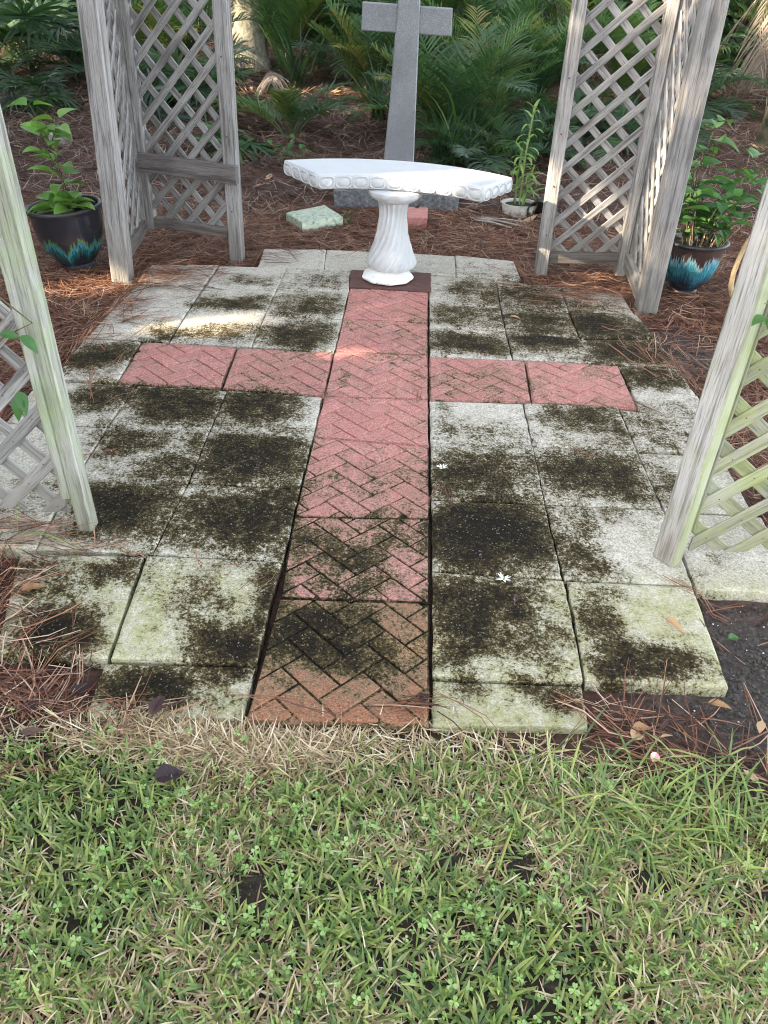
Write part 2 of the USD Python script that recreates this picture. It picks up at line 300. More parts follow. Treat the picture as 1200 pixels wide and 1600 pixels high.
# ------------------------------------------------------------------ materials
def wood(name, light, dark, green, green_amount, offset, side=(0, 0)):
    return mat(name, {
        'uv': ('texture_coordinate', {}), 'oi': ('object_info', {}), 'geo': ('geometry', {}),
        'rv': ('combine_xyz', {}), 'mulr': ('math', {'math_type': 'multiply', 'value2': 37.0}),
        'mp': ('mapping', {'scale': (2.2, 42.0, 1.0), 'location': (offset, 0, 0)}),
        'mp2': ('mapping', {'scale': (9.0, 230.0, 1.0)}),
        'addv': ('mix', {'mix_type': 'add', 'fac': 1.0}),
        'grain': ('noise_texture', {'scale': 1.0, 'detail': 5, 'roughness': 0.6, 'distortion': 0.35}),
        'fine': ('noise_texture', {'scale': 1.0, 'detail': 3, 'roughness': 0.6}),
        'big': ('noise_texture', {'scale': 5.0, 'detail': 4, 'roughness': 0.6}),
        'alg': ('noise_texture', {'scale': 9.0, 'detail': 6, 'roughness': 0.7}),
        'ramp': ('rgb_ramp', {'ramp': [(0.18, dark), (0.40, tuple(.5 * a + .5 * b for a, b in zip(light, dark))), (0.50, light), (0.72, tuple(min(1, c * 1.18) for c in light))]}),
        'framp': ('rgb_ramp', {'ramp': [(0.30, (.30, .28, .26)), (0.47, (.92, .92, .92)), (1, (1.08, 1.08, 1.08))]}),
        'm1': ('mix', {'mix_type': 'multiply', 'fac': 0.95}),
        'bramp': ('rgb_ramp', {'ramp': [(0.25, (.74, .71, .68)), (0.65, (1.05, 1.05, 1.07))]}),
        'm2': ('mix', {'mix_type': 'multiply', 'fac': 0.8}),
        'aramp': ('map_range', {'from_min': 0.62 - 0.35 * green_amount, 'from_max': 0.80 - 0.25 * green_amount, 'to_min': 0.0, 'to_max': min(1.0, .35 + .6 * green_amount), 'clamp': True}),
        'xyz': ('separate_xyz', {}), 'low': ('map_range', {'from_min': 0.30, 'from_max': 0.02, 'to_min': 0.0, 'to_max': 0.75, 'clamp': True}),
        'lowm': ('math', {'math_type': 'multiply'}),
        'nxyz': ('separate_xyz', {}), 'sx': ('math', {'math_type': 'multiply', 'value2': float(side[0])}), 'sy': ('math', {'math_type': 'multiply_add', 'value2': float(side[1])}),
        'sr': ('map_range', {'from_min': .35, 'from_max': .85, 'to_min': 0.0, 'to_max': .62, 'clamp': True}), 'sa': ('math', {'math_type': 'multiply', 'use_clamp': True}), 'sb': ('math', {'math_type': 'multiply_add', 'value2': 1.5, 'value3': .3}), 'gsum': ('math', {'math_type': 'add', 'use_clamp': True}),
        'm3': ('mix', {'color2': green}),
        'mp3': ('mapping', {'scale': (2.4, 9.5, 1.0)}), 'ka': ('mix', {'mix_type': 'add', 'fac': 1.0}), 'kv': ('voronoi_texture', {'scale': 1.0}), 'ks': ('separate_color', {}), 'kg': ('math', {'math_type': 'greater_than', 'value2': .78}), 'kd': ('map_range', {'from_min': .05, 'from_max': .20, 'to_min': .85, 'to_max': 0.0, 'clamp': True}), 'kf': ('math', {'math_type': 'multiply'}), 'km': ('mix', {'color2': (.085, .062, .05)}),
        'm4': ('mix', {'color2': (0.10, 0.085, 0.045)}),
        'vary': ('map_range', {'from_min': 0, 'from_max': 1, 'to_min': 0.82, 'to_max': 1.16}),
        'hsv': ('hsv', {}),
        'hsum': ('math', {'math_type': 'add'}),
        'bmp': ('bump', {'strength': 0.9, 'distance': 0.004}),
        'p': ('principled_bsdf', {'roughness': 0.82, 'specular_ior_level': 0.25})},
        [('oi.random', 'mulr.value1'), ('mulr.value', 'rv.x'), ('mulr.value', 'rv.y'),
         ('uv.UV', 'mp.vector'), ('uv.UV', 'mp2.vector'), ('mp.vector', 'addv.color1'), ('rv.vector', 'addv.color2'),
         ('addv.color', 'grain.vector'), ('mp2.vector', 'fine.vector'), ('geo.position', 'big.vector'), ('geo.position', 'alg.vector'),
         ('grain.fac', 'ramp.fac'), ('fine.fac', 'framp.fac'), ('ramp.color', 'm1.color1'), ('framp.color', 'm1.color2'),
         ('big.fac', 'bramp.fac'), ('m1.color', 'm2.color1'), ('bramp.color', 'm2.color2'),
         ('alg.fac', 'aramp.value'), ('m2.color', 'm3.color1'), ('geo.normal', 'nxyz.vector'), ('nxyz.x', 'sx.value1'), ('nxyz.y', 'sy.value1'), ('sx.value', 'sy.value3'), ('sy.value', 'sr.value'), ('sr.result', 'sa.value1'), ('alg.fac', 'sb.value1'), ('sb.value', 'sa.value2'), ('sa.value', 'gsum.value1'), ('aramp.result', 'gsum.value2'), ('gsum.value', 'm3.fac'),
         ('geo.position', 'xyz.vector'), ('xyz.z', 'low.value'), ('low.result', 'lowm.value1'), ('big.fac', 'lowm.value2'), ('uv.UV', 'mp3.vector'), ('mp3.vector', 'ka.color1'), ('rv.vector', 'ka.color2'), ('ka.color', 'kv.vector'), ('kv.color', 'ks.color'), ('ks.r', 'kg.value1'), ('kv.distance', 'kd.value'), ('kd.result', 'kf.value1'), ('kg.value', 'kf.value2'), ('m3.color', 'km.color1'), ('kf.value', 'km.fac'), ('km.color', 'm4.color1'), ('lowm.value', 'm4.fac'),
         ('oi.random', 'vary.value'), ('vary.result', 'hsv.value'), ('m4.color', 'hsv.color'), ('hsv.color', 'p.base_color'),
         ('grain.fac', 'hsum.value1'), ('fine.fac', 'hsum.value2'), ('hsum.value', 'bmp.height'), ('bmp.normal', 'p.normal')])


M = {}
M['wood'] = wood('grey_wood', (.325, .315, .305), (.085, .078, .070), (.26, .28, .17), 0.12, 0)
M['wood_dark'] = wood('dark_grey_wood', (.205, .185, .18), (.06, .05, .047), (.2, .21, .13), 0.05, 3)
M['wood_green'] = wood('algae_wood', (.36, .36, .29), (.12, .115, .08), (.30, .34, .13), 0.62, 7)
M['wood_pale'] = wood('pale_weathered_wood', (.42, .41, .395), (.10, .095, .085), (.25, .29, .125), 0.30, 5, (.6, -.8))
M['wood_mint'] = wood('mint_wood', (.37, .37, .33), (.11, .11, .09), (.27, .34, .18), 0.55, 9)


def paver_mat(name, c_lo, c_hi, fleck, stain_on=True):
    return mat(name, {
        'st': ('attribute', {'attribute': 'stain'}), 'li': ('attribute', {'attribute': 'lichen'}), 'geo': ('geometry', {}),
        'n1': ('noise_texture', {'scale': 17.0, 'detail': 9, 'roughness': 0.72}),
        'n2': ('noise_texture', {'scale': 95.0, 'detail': 4, 'roughness': 0.7}),
        'n3': ('noise_texture', {'scale': 4.0, 'detail': 6, 'roughness': 0.65}),
        'vor': ('voronoi_texture', {'scale': 250.0}), 'sepv': ('separate_color', {}),
        'a1': ('math', {'math_type': 'multiply_add', 'value2': 1.6, 'value3': -0.80}),
        'a4': ('math', {'math_type': 'multiply_add', 'value2': 0.30, 'value3': -0.15}), 's01': ('math', {'math_type': 'add'}), 'a2': ('math', {'math_type': 'multiply_add', 'value2': 1.45, 'value3': -0.725}),
        'a3': ('math', {'math_type': 'multiply_add', 'value2': 0.8, 'value3': -0.41}), 's00': ('math', {'math_type': 'add'}), 's0': ('math', {'math_type': 'add'}), 's1': ('math', {'math_type': 'add'}),
        'mid': ('map_range', {'from_min': 0.0, 'from_max': 0.50, 'to_min': 0, 'to_max': 0.75, 'clamp': True}), 'veil': ('mix', {'color2': (.165, .145, .095)}),
        'mask': ('map_range', {'from_min': 0.36, 'from_max': 0.54, 'to_min': 0, 'to_max': 1, 'clamp': True}),
        'deep': ('map_range', {'from_min': 0.55, 'from_max': 1.02, 'to_min': 0, 'to_max': 1, 'clamp': True}),
        'base': ('rgb_ramp', {'ramp': [(0.3, c_lo), (0.7, c_hi)]}),
        'agg': ('rgb_ramp', {'ramp': [(0.0, (.55, .53, .50)), (0.4, (.95, .95, .95)), (0.8, (1.12, 1.1, 1.06)), (1.0, (1.5, 1.45, 1.35))]}),
        'mul': ('mix', {'mix_type': 'multiply', 'fac': 0.85}),
        'lich': ('mix', {'color2': (.39, .385, .19)}), 'lfac': ('math', {'math_type': 'multiply'}), 'lramp': ('map_range', {'from_min': .36, 'from_max': .62, 'to_min': 0.2, 'to_max': .95, 'clamp': True}),
        'dark': ('rgb_ramp', {'ramp': [(0.0, (.085, .066, .028)), (0.4, (.034, .026, .011)), (1.0, (.010, .008, .005))]}),
        'sm': ('mix', {}),
        'fl': ('map_range', {'from_min': 0.955, 'from_max': 1.0, 'to_min': 0, 'to_max': 0.42, 'clamp': True}),
        'fm': ('mix', {'color2': fleck}),
        'dist': ('math', {'math_type': 'multiply_add', 'value2': -1.0, 'value3': 0.3}),
        'hs': ('math', {'math_type': 'add'}),
        'bmp': ('bump', {'strength': 0.75, 'distance': 0.003}),
        'rr': ('map_range', {'from_min': 0, 'from_max': 1, 'to_min': 0.9, 'to_max': 0.85}),
        'p': ('principled_bsdf', {'specular_ior_level': 0.15})},
        [('geo.position', 'n1.vector'), ('geo.position', 'n2.vector'), ('geo.position', 'n3.vector'), ('geo.position', 'vor.vector'),
         ('n1.fac', 'a1.value1'), ('n2.fac', 'a2.value1'), ('n3.fac', 'a3.value1'), ('a1.value', 's00.value1'), ('a3.value', 's00.value2'), ('sepv.b', 'a4.value1'), ('s00.value', 's01.value1'), ('a4.value', 's01.value2'), ('s01.value', 's0.value1'), ('a2.value', 's0.value2'),
         ('st.fac', 's1.value1'), ('s0.value', 's1.value2'), ('s1.value', 'mask.value'), ('s1.value', 'deep.value'),
         ('n3.fac', 'base.fac'), ('vor.color', 'sepv.color'), ('sepv.r', 'agg.fac'), ('base.color', 'mul.color1'), ('agg.color', 'mul.color2'),
         ('n1.fac', 'lramp.value'), ('lramp.result', 'lfac.value1'), ('li.fac', 'lfac.value2'), ('mul.color', 'lich.color1'), ('lfac.value', 'lich.fac'),
         ('deep.result', 'dark.fac'), ('lich.color', 'veil.color1'), ('s1.value', 'mid.value'), ('mid.result', 'veil.fac'), ('veil.color', 'sm.color1'), ('dark.color', 'sm.color2'), ('mask.result', 'sm.fac'),
         ('sepv.g', 'fl.value'), ('sm.color', 'fm.color1'), ('fl.result', 'fm.fac'), ('fm.color', 'p.base_color'),
         ('vor.distance', 'dist.value1'), ('dist.value', 'hs.value1'), ('n2.fac', 'hs.value2'), ('hs.value', 'bmp.height'), ('bmp.normal', 'p.normal'),
         ('mask.result', 'rr.value'), ('rr.result', 'p.roughness')])


M['concrete'] = paver_mat('concrete', (.47, .44, .38), (.60, .575, .51), (.42, .39, .31))
M['red'] = paver_mat('red_concrete', (.42, .185, .165), (.52, .255, .23), (.60, .44, .40))
M['red_brown'] = paver_mat('brown_red_concrete', (.26, .125, .075), (.35, .175, .105), (.46, .34, .2))
M['maroon'] = mat('maroon_slab', {'geo': ('geometry', {}), 'n': ('noise_texture', {'scale': 14, 'detail': 6, 'roughness': .7}), 'r': ('rgb_ramp', {'ramp': [(.3, (.070, .030, .024)), (.7, (.125, .055, .045))]}), 'p': ('principled_bsdf', {'roughness': .75})}, [('geo.position', 'n.vector'), ('n.fac', 'r.fac'), ('r.color', 'p.base_color')])


def simple(name, stops, scale, rough=.7, bump=0.0, bscale=None, detail=5, spec=.4, dist=.004, **kw):
    nodes = {'geo': ('geometry', {}), 'n': ('noise_texture', {'scale': scale, 'detail': detail, 'roughness': .65}), 'r': ('rgb_ramp', {'ramp': stops}),
             'p': ('principled_bsdf', {'roughness': rough, 'specular_ior_level': spec, **kw})}
    links = [('geo.position', 'n.vector'), ('n.fac', 'r.fac'), ('r.color', 'p.base_color')]
    if bump:
        nodes['nb'] = ('noise_texture', {'scale': bscale or scale * 4, 'detail': 4, 'roughness': .6}); nodes['b'] = ('bump', {'strength': bump, 'distance': dist})
        links += [('geo.position', 'nb.vector'), ('nb.fac', 'b.height'), ('b.normal', 'p.normal')]
    return mat(name, nodes, links)


M['white'] = simple('white_paint', [(.22, (.43, .45, .44)), (.40, (.50, .518, .525)), (.8, (.53, .545, .56))], 13, .55, .35, 60, spec=.45, dist=.002)
M['white_chip'] = mat('chipped_white_paint', {'geo': ('geometry', {}), 'n': ('noise_texture', {'scale': 55, 'detail': 5, 'roughness': .65}), 'r': ('rgb_ramp', {'ramp': [(.30, (.11, .11, .11)), (.36, (.6, .59, .56)), (.42, (.8, .8, .78))]}), 'b': ('bump', {'strength': .5, 'distance': .004}), 'p': ('principled_bsdf', {'roughness': .5})},
                      [('geo.position', 'n.vector'), ('n.fac', 'r.fac'), ('r.color', 'p.base_color'), ('n.fac', 'b.height'), ('b.normal', 'p.normal')])
M['granite'] = mat('grey_granite', {'geo': ('geometry', {}), 'v': ('voronoi_texture', {'scale': 330}), 's': ('separate_color', {}), 'r': ('rgb_ramp', {'ramp': [(0, (.13, .135, .145)), (.45, (.185, .192, .205)), (.8, (.225, .232, .245)), (1, (.31, .315, .325))]}),
                                    'n': ('noise_texture', {'scale': 5, 'detail': 5, 'roughness': .6}), 'nr': ('rgb_ramp', {'ramp': [(.3, (.8, .8, .8)), (.7, (1.1, 1.1, 1.1))]}), 'm': ('mix', {'mix_type': 'multiply', 'fac': 1.0}),
                                    'b': ('bump', {'strength': .35, 'distance': .002}), 'p': ('principled_bsdf', {'roughness': .55})},
                   [('geo.position', 'v.vector'), ('v.color', 's.color'), ('s.r', 'r.fac'), ('geo.position', 'n.vector'), ('n.fac', 'nr.fac'), ('r.color', 'm.color1'), ('nr.color', 'm.color2'), ('m.color', 'p.base_color'), ('s.g', 'b.height'), ('b.normal', 'p.normal')])
M['granite_rough'] = simple('rock_faced_granite', [(.3, (.06, .065, .07)), (.5, (.14, .145, .15)), (.7, (.27, .28, .29))], 40, .85, .9, 45, dist=.012)
M['soil'] = simple('potting_soil', [(.3, (.018, .013, .010)), (.6, (.05, .035, .025)), (.8, (.11, .085, .06))], 60, .95, 1, 70, dist=.01)
M['bark'] = simple('bark', [(.3, (.035, .028, .02)), (.55, (.10, .085, .065)), (.8, (.21, .19, .15))], 16, .9, 1, 30, dist=.02)
M['bark_dark'] = simple('dark_mossy_bark', [(.3, (.014, .014, .010)), (.55, (.035, .035, .02)), (.8, (.075, .085, .04))], 14, .9, 1, 40, dist=.02)
M['palm_bark'] = simple('palm_bark', [(.3, (.09, .085, .06)), (.5, (.20, .19, .14)), (.75, (.34, .32, .25))], 13, .85, .9, 34, dist=.012)
M['lichen_stone'] = simple('lichen_stone', [(.3, (.15, .18, .12)), (.45, (.34, .40, .30)), (.7, (.52, .56, .46))], 42, .9, .6, 140)
M['pink_stone'] = simple('pink_brick', [(.3, (.36, .14, .12)), (.7, (.50, .24, .21))], 50, .85, .6, 200)
M['pale_stone'] = simple('pale_stone', [(.3, (.2, .19, .17)), (.7, (.42, .40, .36))], 18, .9, .8, 60)
M['twig'] = simple('tan_branch', [(.3, (.32, .22, .11)), (.7, (.50, .37, .22))], 30, .7, .5, 90)
M['grey_stick'] = simple('grey_stick', [(.3, (.18, .155, .13)), (.7, (.42, .38, .33))], 30, .85, .5, 90)
M['black_plastic'] = simple('black_plastic', [(.3, (.012, .012, .012)), (.8, (.03, .028, .025))], 20, .45)
M['bowl'] = simple('dirty_white_bowl', [(.3, (.26, .25, .20)), (.5, (.55, .54, .48)), (.8, (.68, .67, .62))], 14, .6)
M['petal'] = simple('white_petal', [(.3, (.78, .77, .74)), (.8, (.84, .83, .80))], 30, .6)
M['pink_petal'] = simple('pink_petal', [(.3, (.62, .32, .30)), (.8, (.75, .48, .45))], 30, .6)
M['crumb'] = simple('soil_crumb', [(.3, (.02, .017, .015)), (.55, (.07, .06, .052)), (.75, (.16, .14, .125))], 120, .95)
M['nail'] = simple('rusty_nail', [(.3, (.05, .035, .03)), (.8, (.10, .08, .07))], 60, .7)


def leafy(name, stops, rough=.45, trans=.25, island=True, obj_mix=.5, tcol=None):
    """leaf with hue varying by leaflet and by object, part of the light coming through"""
    mid = stops[len(stops) // 2][1]
    tc = tcol or tuple(min(1, c * 1.6) for c in mid)
    m = mat(name, {'tone': ('attribute', {'attribute': 'tone'}), 'geo': ('geometry', {}), 'oi': ('object_info', {}), 'mx': ('mix_float', {'fac': obj_mix}), 'n': ('noise_texture', {'scale': 25, 'detail': 3}), 'nadd': ('math', {'math_type': 'multiply_add', 'value2': .45, 'value3': -.225}), 'sum': ('math', {'math_type': 'add', 'use_clamp': True}),
                      'r': ('rgb_ramp', {'ramp': stops}), 'tm': ('mix', {'mix_type': 'multiply', 'fac': 1.0, 'color2': (1.5, 1.6, .8)}),
                      'p': ('principled_bsdf', {'roughness': rough, 'specular_ior_level': .4}), 't': ('translucent_bsdf', {}), 'ms': ('mix_closure', {'fac': trans})},
               [('tone.fac', 'mx.a'), ('oi.random', 'mx.b'), ('geo.position', 'n.vector'), ('n.fac', 'nadd.value1'), ('mx.result', 'sum.value1'), ('nadd.value', 'sum.value2'), ('sum.value', 'r.fac'), ('r.color', 'p.base_color'),
                ('r.color', 'tm.color1'), ('tm.color', 't.color'), ('p.BSDF', 'ms.closure1'), ('t.BSDF', 'ms.closure2')], surface='ms.closure')
    TONED.add(m)
    return m


M['palm'] = leafy('palm_leaf', [(0, (.016, .042, .014)), (.5, (.037, .083, .026)), (.88, (.072, .138, .043)), (1, (.12, .14, .045))])
M['palm_dark'] = leafy('dark_palm_leaf', [(0, (.014, .036, .016)), (.5, (.030, .066, .030)), (1, (.055, .105, .05))])
M['palm_blue'] = leafy('blue_palm_leaf', [(0, (.035, .065, .045)), (.5, (.065, .105, .075)), (1, (.12, .16, .12))])
M['palm_yellow'] = leafy('yellow_palm_leaf', [(0, (.045, .095, .022)), (.6, (.09, .13, .033)), (.88, (.18, .15, .05)), (1, (.24, .13, .045))])
M['dead_palm'] = leafy('dead_palm_leaf', [(0, (.08, .06, .045)), (.5, (.19, .155, .12)), (1, (.36, .31, .25))], rough=.8, trans=.1)
M['bright_leaf'] = leafy('bright_leaf', [(0, (.07, .17, .03)), (.5, (.13, .27, .05)), (1, (.25, .37, .10))], rough=.4)
M['green_leaf'] = leafy('green_leaf', [(0, (.028, .085, .022)), (.5, (.052, .135, .034)), (.9, (.08, .18, .045)), (1, (.17, .28, .06))], rough=.4, obj_mix=.8)
M['lily_leaf'] = leafy('lily_leaf', [(0, (.08, .17, .04)), (.5, (.16, .27, .07)), (1, (.30, .36, .14))])
M['tree_leaf'] = leafy('tree_leaf', [(0, (.02, .045, .014)), (.5, (.042, .078, .022)), (1, (.075, .12, .035))], obj_mix=.2, trans=.3)
M['petiole'] = simple('petiole', [(.3, (.07, .10, .03)), (.7, (.16, .19, .07))], 20, .5)
M['stem'] = simple('stem', [(.3, (.05, .04, .02)), (.7, (.12, .10, .05))], 40, .7)
M['grass'] = leafy('grass_blade', [(0, (.105, .170, .070)), (.35, (.175, .255, .09)), (.65, (.26, .335, .11)), (.88, (.37, .405, .15)), (1, (.50, .46, .25))], rough=.42, trans=.42, obj_mix=0.0)
M['dry_grass'] = leafy('dry_grass', [(0, (.16, .10, .055)), (.4, (.40, .30, .18)), (.75, (.53, .43, .29)), (1, (.68, .60, .46))], rough=.7, trans=.15, obj_mix=0.0)
M['clover'] = leafy('clover_leaf', [(0, (.15, .26, .07)), (.5, (.22, .35, .11)), (1, (.33, .43, .17))], rough=.5, obj_mix=0.0)
M['dead_leaf'] = leafy('dead_leaf', [(0, (.025, .018, .018)), (.4, (.07, .035, .028)), (.75, (.20, .11, .06)), (1, (.38, .25, .14))], rough=.55, trans=.1, obj_mix=1.0)
M['brown_leaf'] = leafy('brown_leaf', [(0, (.24, .13, .06)), (.5, (.36, .22, .11)), (1, (.48, .33, .20))], rough=.65, trans=.1, obj_mix=1.0)
M['dark_leaf'] = leafy('dark_fallen_leaf', [(0, (.018, .012, .014)), (.5, (.035, .02, .022)), (1, (.07, .035, .03))], rough=.75, trans=.05, obj_mix=1.0)


def needle_mat(name, stops):
    m = mat(name, {'tone': ('attribute', {'attribute': 'tone'}), 'geo': ('geometry', {}), 'n': ('noise_texture', {'scale': 1.3, 'detail': 4, 'roughness': .6}), 'a': ('math', {'math_type': 'multiply_add', 'value2': .55, 'value3': -.275}), 's': ('math', {'math_type': 'add', 'use_clamp': True}),
                      'r': ('rgb_ramp', {'ramp': stops}), 'p': ('principled_bsdf', {'roughness': .55, 'specular_ior_level': .35})},
               [('geo.position', 'n.vector'), ('n.fac', 'a.value1'), ('tone.fac', 's.value1'), ('a.value', 's.value2'), ('s.value', 'r.fac'), ('r.color', 'p.base_color')])
    TONED.add(m)
    return m


M['needle'] = needle_mat('pine_needle', [(0, (.030, .014, .010)), (.3, (.100, .040, .023)), (.6, (.205, .086, .048)), (.85, (.30, .155, .09)), (1, (.48, .35, .25))])
M['needle_old'] = needle_mat('old_pine_needle', [(0, (.020, .012, .009)), (.35, (.066, .038, .026)), (.7, (.14, .084, .060)), (1, (.36, .28, .22))])
M['ground'] = mat('mulch_ground', {
    'geo': ('geometry', {}), 'sx': ('separate_xyz', {}),
    'n1': ('noise_texture', {'scale': 38, 'detail': 8, 'roughness': .75}), 'n2': ('noise_texture', {'scale': 2.2, 'detail': 5, 'roughness': .65}),
    'mulch': ('rgb_ramp', {'ramp': [(.25, (.028, .015, .012)), (.5, (.085, .046, .034)), (.7, (.16, .092, .068)), (.85, (.26, .18, .14))]}),
    'sand': ('rgb_ramp', {'ramp': [(.3, (.022, .020, .019)), (.5, (.075, .066, .060)), (.68, (.15, .135, .125)), (.74, (.5, .48, .46))]}),
    'mr': ('attribute', {'attribute': 'sandy'}), 'lw': ('attribute', {'attribute': 'lawn'}),
    'mx': ('mix', {}), 'mx2': ('mix', {}),
    'dirt': ('rgb_ramp', {'ramp': [(.3, (.016, .013, .010)), (.55, (.05, .04, .028)), (.75, (.12, .095, .06))]}),
    'b': ('bump', {'strength': 1.0, 'distance': .012}), 'p': ('principled_bsdf', {'roughness': .93, 'specular_ior_level': .2})},
    [('geo.position', 'n1.vector'), ('geo.position', 'n2.vector'), ('n1.fac', 'mulch.fac'), ('n1.fac', 'sand.fac'), ('n1.fac', 'dirt.fac'), ('mulch.color', 'mx.color1'), ('sand.color', 'mx.color2'), ('mr.fac', 'mx.fac'),
     ('mx.color', 'mx2.color1'), ('dirt.color', 'mx2.color2'), ('lw.fac', 'mx2.fac'), ('mx2.color', 'p.base_color'), ('n1.fac', 'b.height'), ('b.normal', 'p.normal')])


def glaze(name, zlo, zhi, top, drips, bottom, rough=.16, wave=.7):
    """glazed pot: vertical drips of colour over a dark body, in the pot's own space"""
    return mat(name, {'tc': ('texture_coordinate', {}), 'sx': ('separate_xyz', {}), 'at': ('math', {'math_type': 'arctan2'}), 'cx': ('combine_xyz', {}),
                      'n': ('noise_texture', {'scale': 24, 'detail': 3, 'roughness': .6}), 'nlow': ('noise_texture', {'scale': 1.6, 'detail': 2}),
                      'zn': ('map_range', {'from_min': zlo, 'from_max': zhi, 'to_min': 0, 'to_max': 1, 'clamp': False}),
                      'zs': ('math', {'math_type': 'multiply', 'value2': .13}),
                      'a': ('math', {'math_type': 'multiply_add', 'value2': .85, 'value3': -.425}), 'a2': ('math', {'math_type': 'multiply_add', 'value2': wave, 'value3': -.5 * wave}), 's': ('math', {'math_type': 'add'}), 's2': ('math', {'math_type': 'add'}),
                      'r': ('rgb_ramp', {'ramp': [(0, bottom), (.10, bottom)] + drips + [(.93, top), (1, top)]}), 'p': ('principled_bsdf', {'roughness': rough, 'coat_weight': .5})},
               [('tc.object', 'sx.vector'), ('sx.y', 'at.value1'), ('sx.x', 'at.value2'), ('at.value', 'cx.x'), ('sx.z', 'zs.value1'), ('zs.value', 'cx.y'), ('cx.vector', 'n.vector'), ('at.value', 'nlow.w'), ('cx.vector', 'nlow.vector'),
                ('sx.z', 'zn.value'), ('n.fac', 'a.value1'), ('nlow.fac', 'a2.value1'), ('zn.result', 's.value1'), ('a.value', 's.value2'), ('s.value', 's2.value1'), ('a2.value', 's2.value2'), ('s2.value', 'r.fac'), ('r.color', 'p.base_color')])


M['glaze_black'] = glaze('black_blue_glaze', .06, .235, (.014, .014, .018), [(.20, (.006, .02, .02)), (.32, (.008, .06, .06)), (.40, (.008, .03, .03)), (.50, (.03, .19, .25)), (.56, (.012, .07, .08)), (.62, (.07, .14, .03)), (.68, (.014, .02, .015)), (.72, (.014, .014, .018))], (.008, .009, .012), wave=1.5)
M['glaze_teal'] = glaze('teal_glaze', .045, .235, (.035, .022, .02), [(.26, (.006, .02, .03)), (.36, (.008, .06, .09)), (.46, (.012, .05, .075)), (.56, (.03, .16, .19)), (.66, (.02, .09, .12)), (.78, (.05, .20, .25)), (.88, (.18, .26, .28)), (.92, (.08, .07, .065))], (.008, .008, .012))
M['pot_rim'] = simple('pot_rim', [(.3, (.016, .016, .018)), (.8, (.04, .04, .044))], 20, .35)

# ------------------------------------------------------------------ ground
def axis(lo, hi, step, far):
    a = list(np.arange(lo, hi + 1e-6, step)); s = step
    while a[-1] < far:
        s *= 1.35; a.append(a[-1] + s)
    s = step
    while a[0] > -far:
        s *= 1.35; a.insert(0, a[0] - s)
    return np.array(a)


GX, GY = axis(-3.2, 3.4, .06, 90), axis(-2.2, 7.0, .06, 90)
xx, yy = np.meshgrid(GX, GY)
zz = ground_z(xx, yy)
nx, ny = len(GX), len(GY)
ii = np.arange(nx * ny).reshape(ny, nx)
gf = np.vstack([np.stack([ii[:-1, :-1].ravel(), ii[:-1, 1:].ravel(), ii[1:, 1:].ravel()], 1), np.stack([ii[:-1, :-1].ravel(), ii[1:, 1:].ravel(), ii[1:, :-1].ravel()], 1)])


def sandy(x, y):
    """bare grey sand by the right corner of the pavers and where the pine straw has washed off"""
    a = np.exp(-(((x - 1.05) / .34) ** 2 + ((y - .22) / .32) ** 2) ** 2)
    b = .8 * np.exp(-(((x - 1.42) / .28) ** 2 + ((y - 2.30) / .33) ** 2) ** 2)
    return np.clip(np.maximum(a, b), 0, 1)


def edge_of_lawn(x):
    return -0.015 - .05 * np.sin(x * 2.1 + 1) * .5 - .16 * np.clip((x - .52) / .5, 0, 1) - .10 * np.clip((-x - .38) / .4, 0, 1) + .03 * np.sin(7 * x)


lawn = np.clip((edge_of_lawn(xx) - yy) / .06 + .5, 0, 1) * (yy > -12)
obj('ground', (np.stack([xx, yy, zz], -1).reshape(-1, 3), gf), M['ground'], smooth=True, attrs={'sandy': sandy(xx, yy).ravel(), 'lawn': lawn.ravel()}, kind='structure')

# ------------------------------------------------------------------ pavers
pavement = UsdGeom.Xform.Define(stage, '/World/pavement')
tag(pavement, label='patio of mildewed concrete pavers with a cross of red herringbone pavers', kind='structure')
SB = np.array([s for s in STAINS])


def stain(x, y):
    q = np.stack([x * 4.5, y * 4.5, x * 0], -1); q2 = q * 3.1
    x = x + (meshkit.fbm(q, 2, 11) - .5) * .13 + (meshkit.fbm(q2, 2, 13) - .5) * .05; y = y + (meshkit.fbm(q, 2, 12) - .5) * .13 + (meshkit.fbm(q2, 2, 14) - .5) * .05
    d = np.abs((x[:, None] - SB[:, 0]) / (SB[:, 2] * 1.34)) ** 2.8 + np.abs((y[:, None] - SB[:, 1]) / (SB[:, 3] * 1.34)) ** 2.8
    return (SB[:, 4] * np.exp(-d * .75)).max(1)


def lichen(x, y):
    return np.clip((.62 - y) / .15, 0, 1) * .95 + .18 * np.clip((1.8 - y) / 1.0, 0, 1)


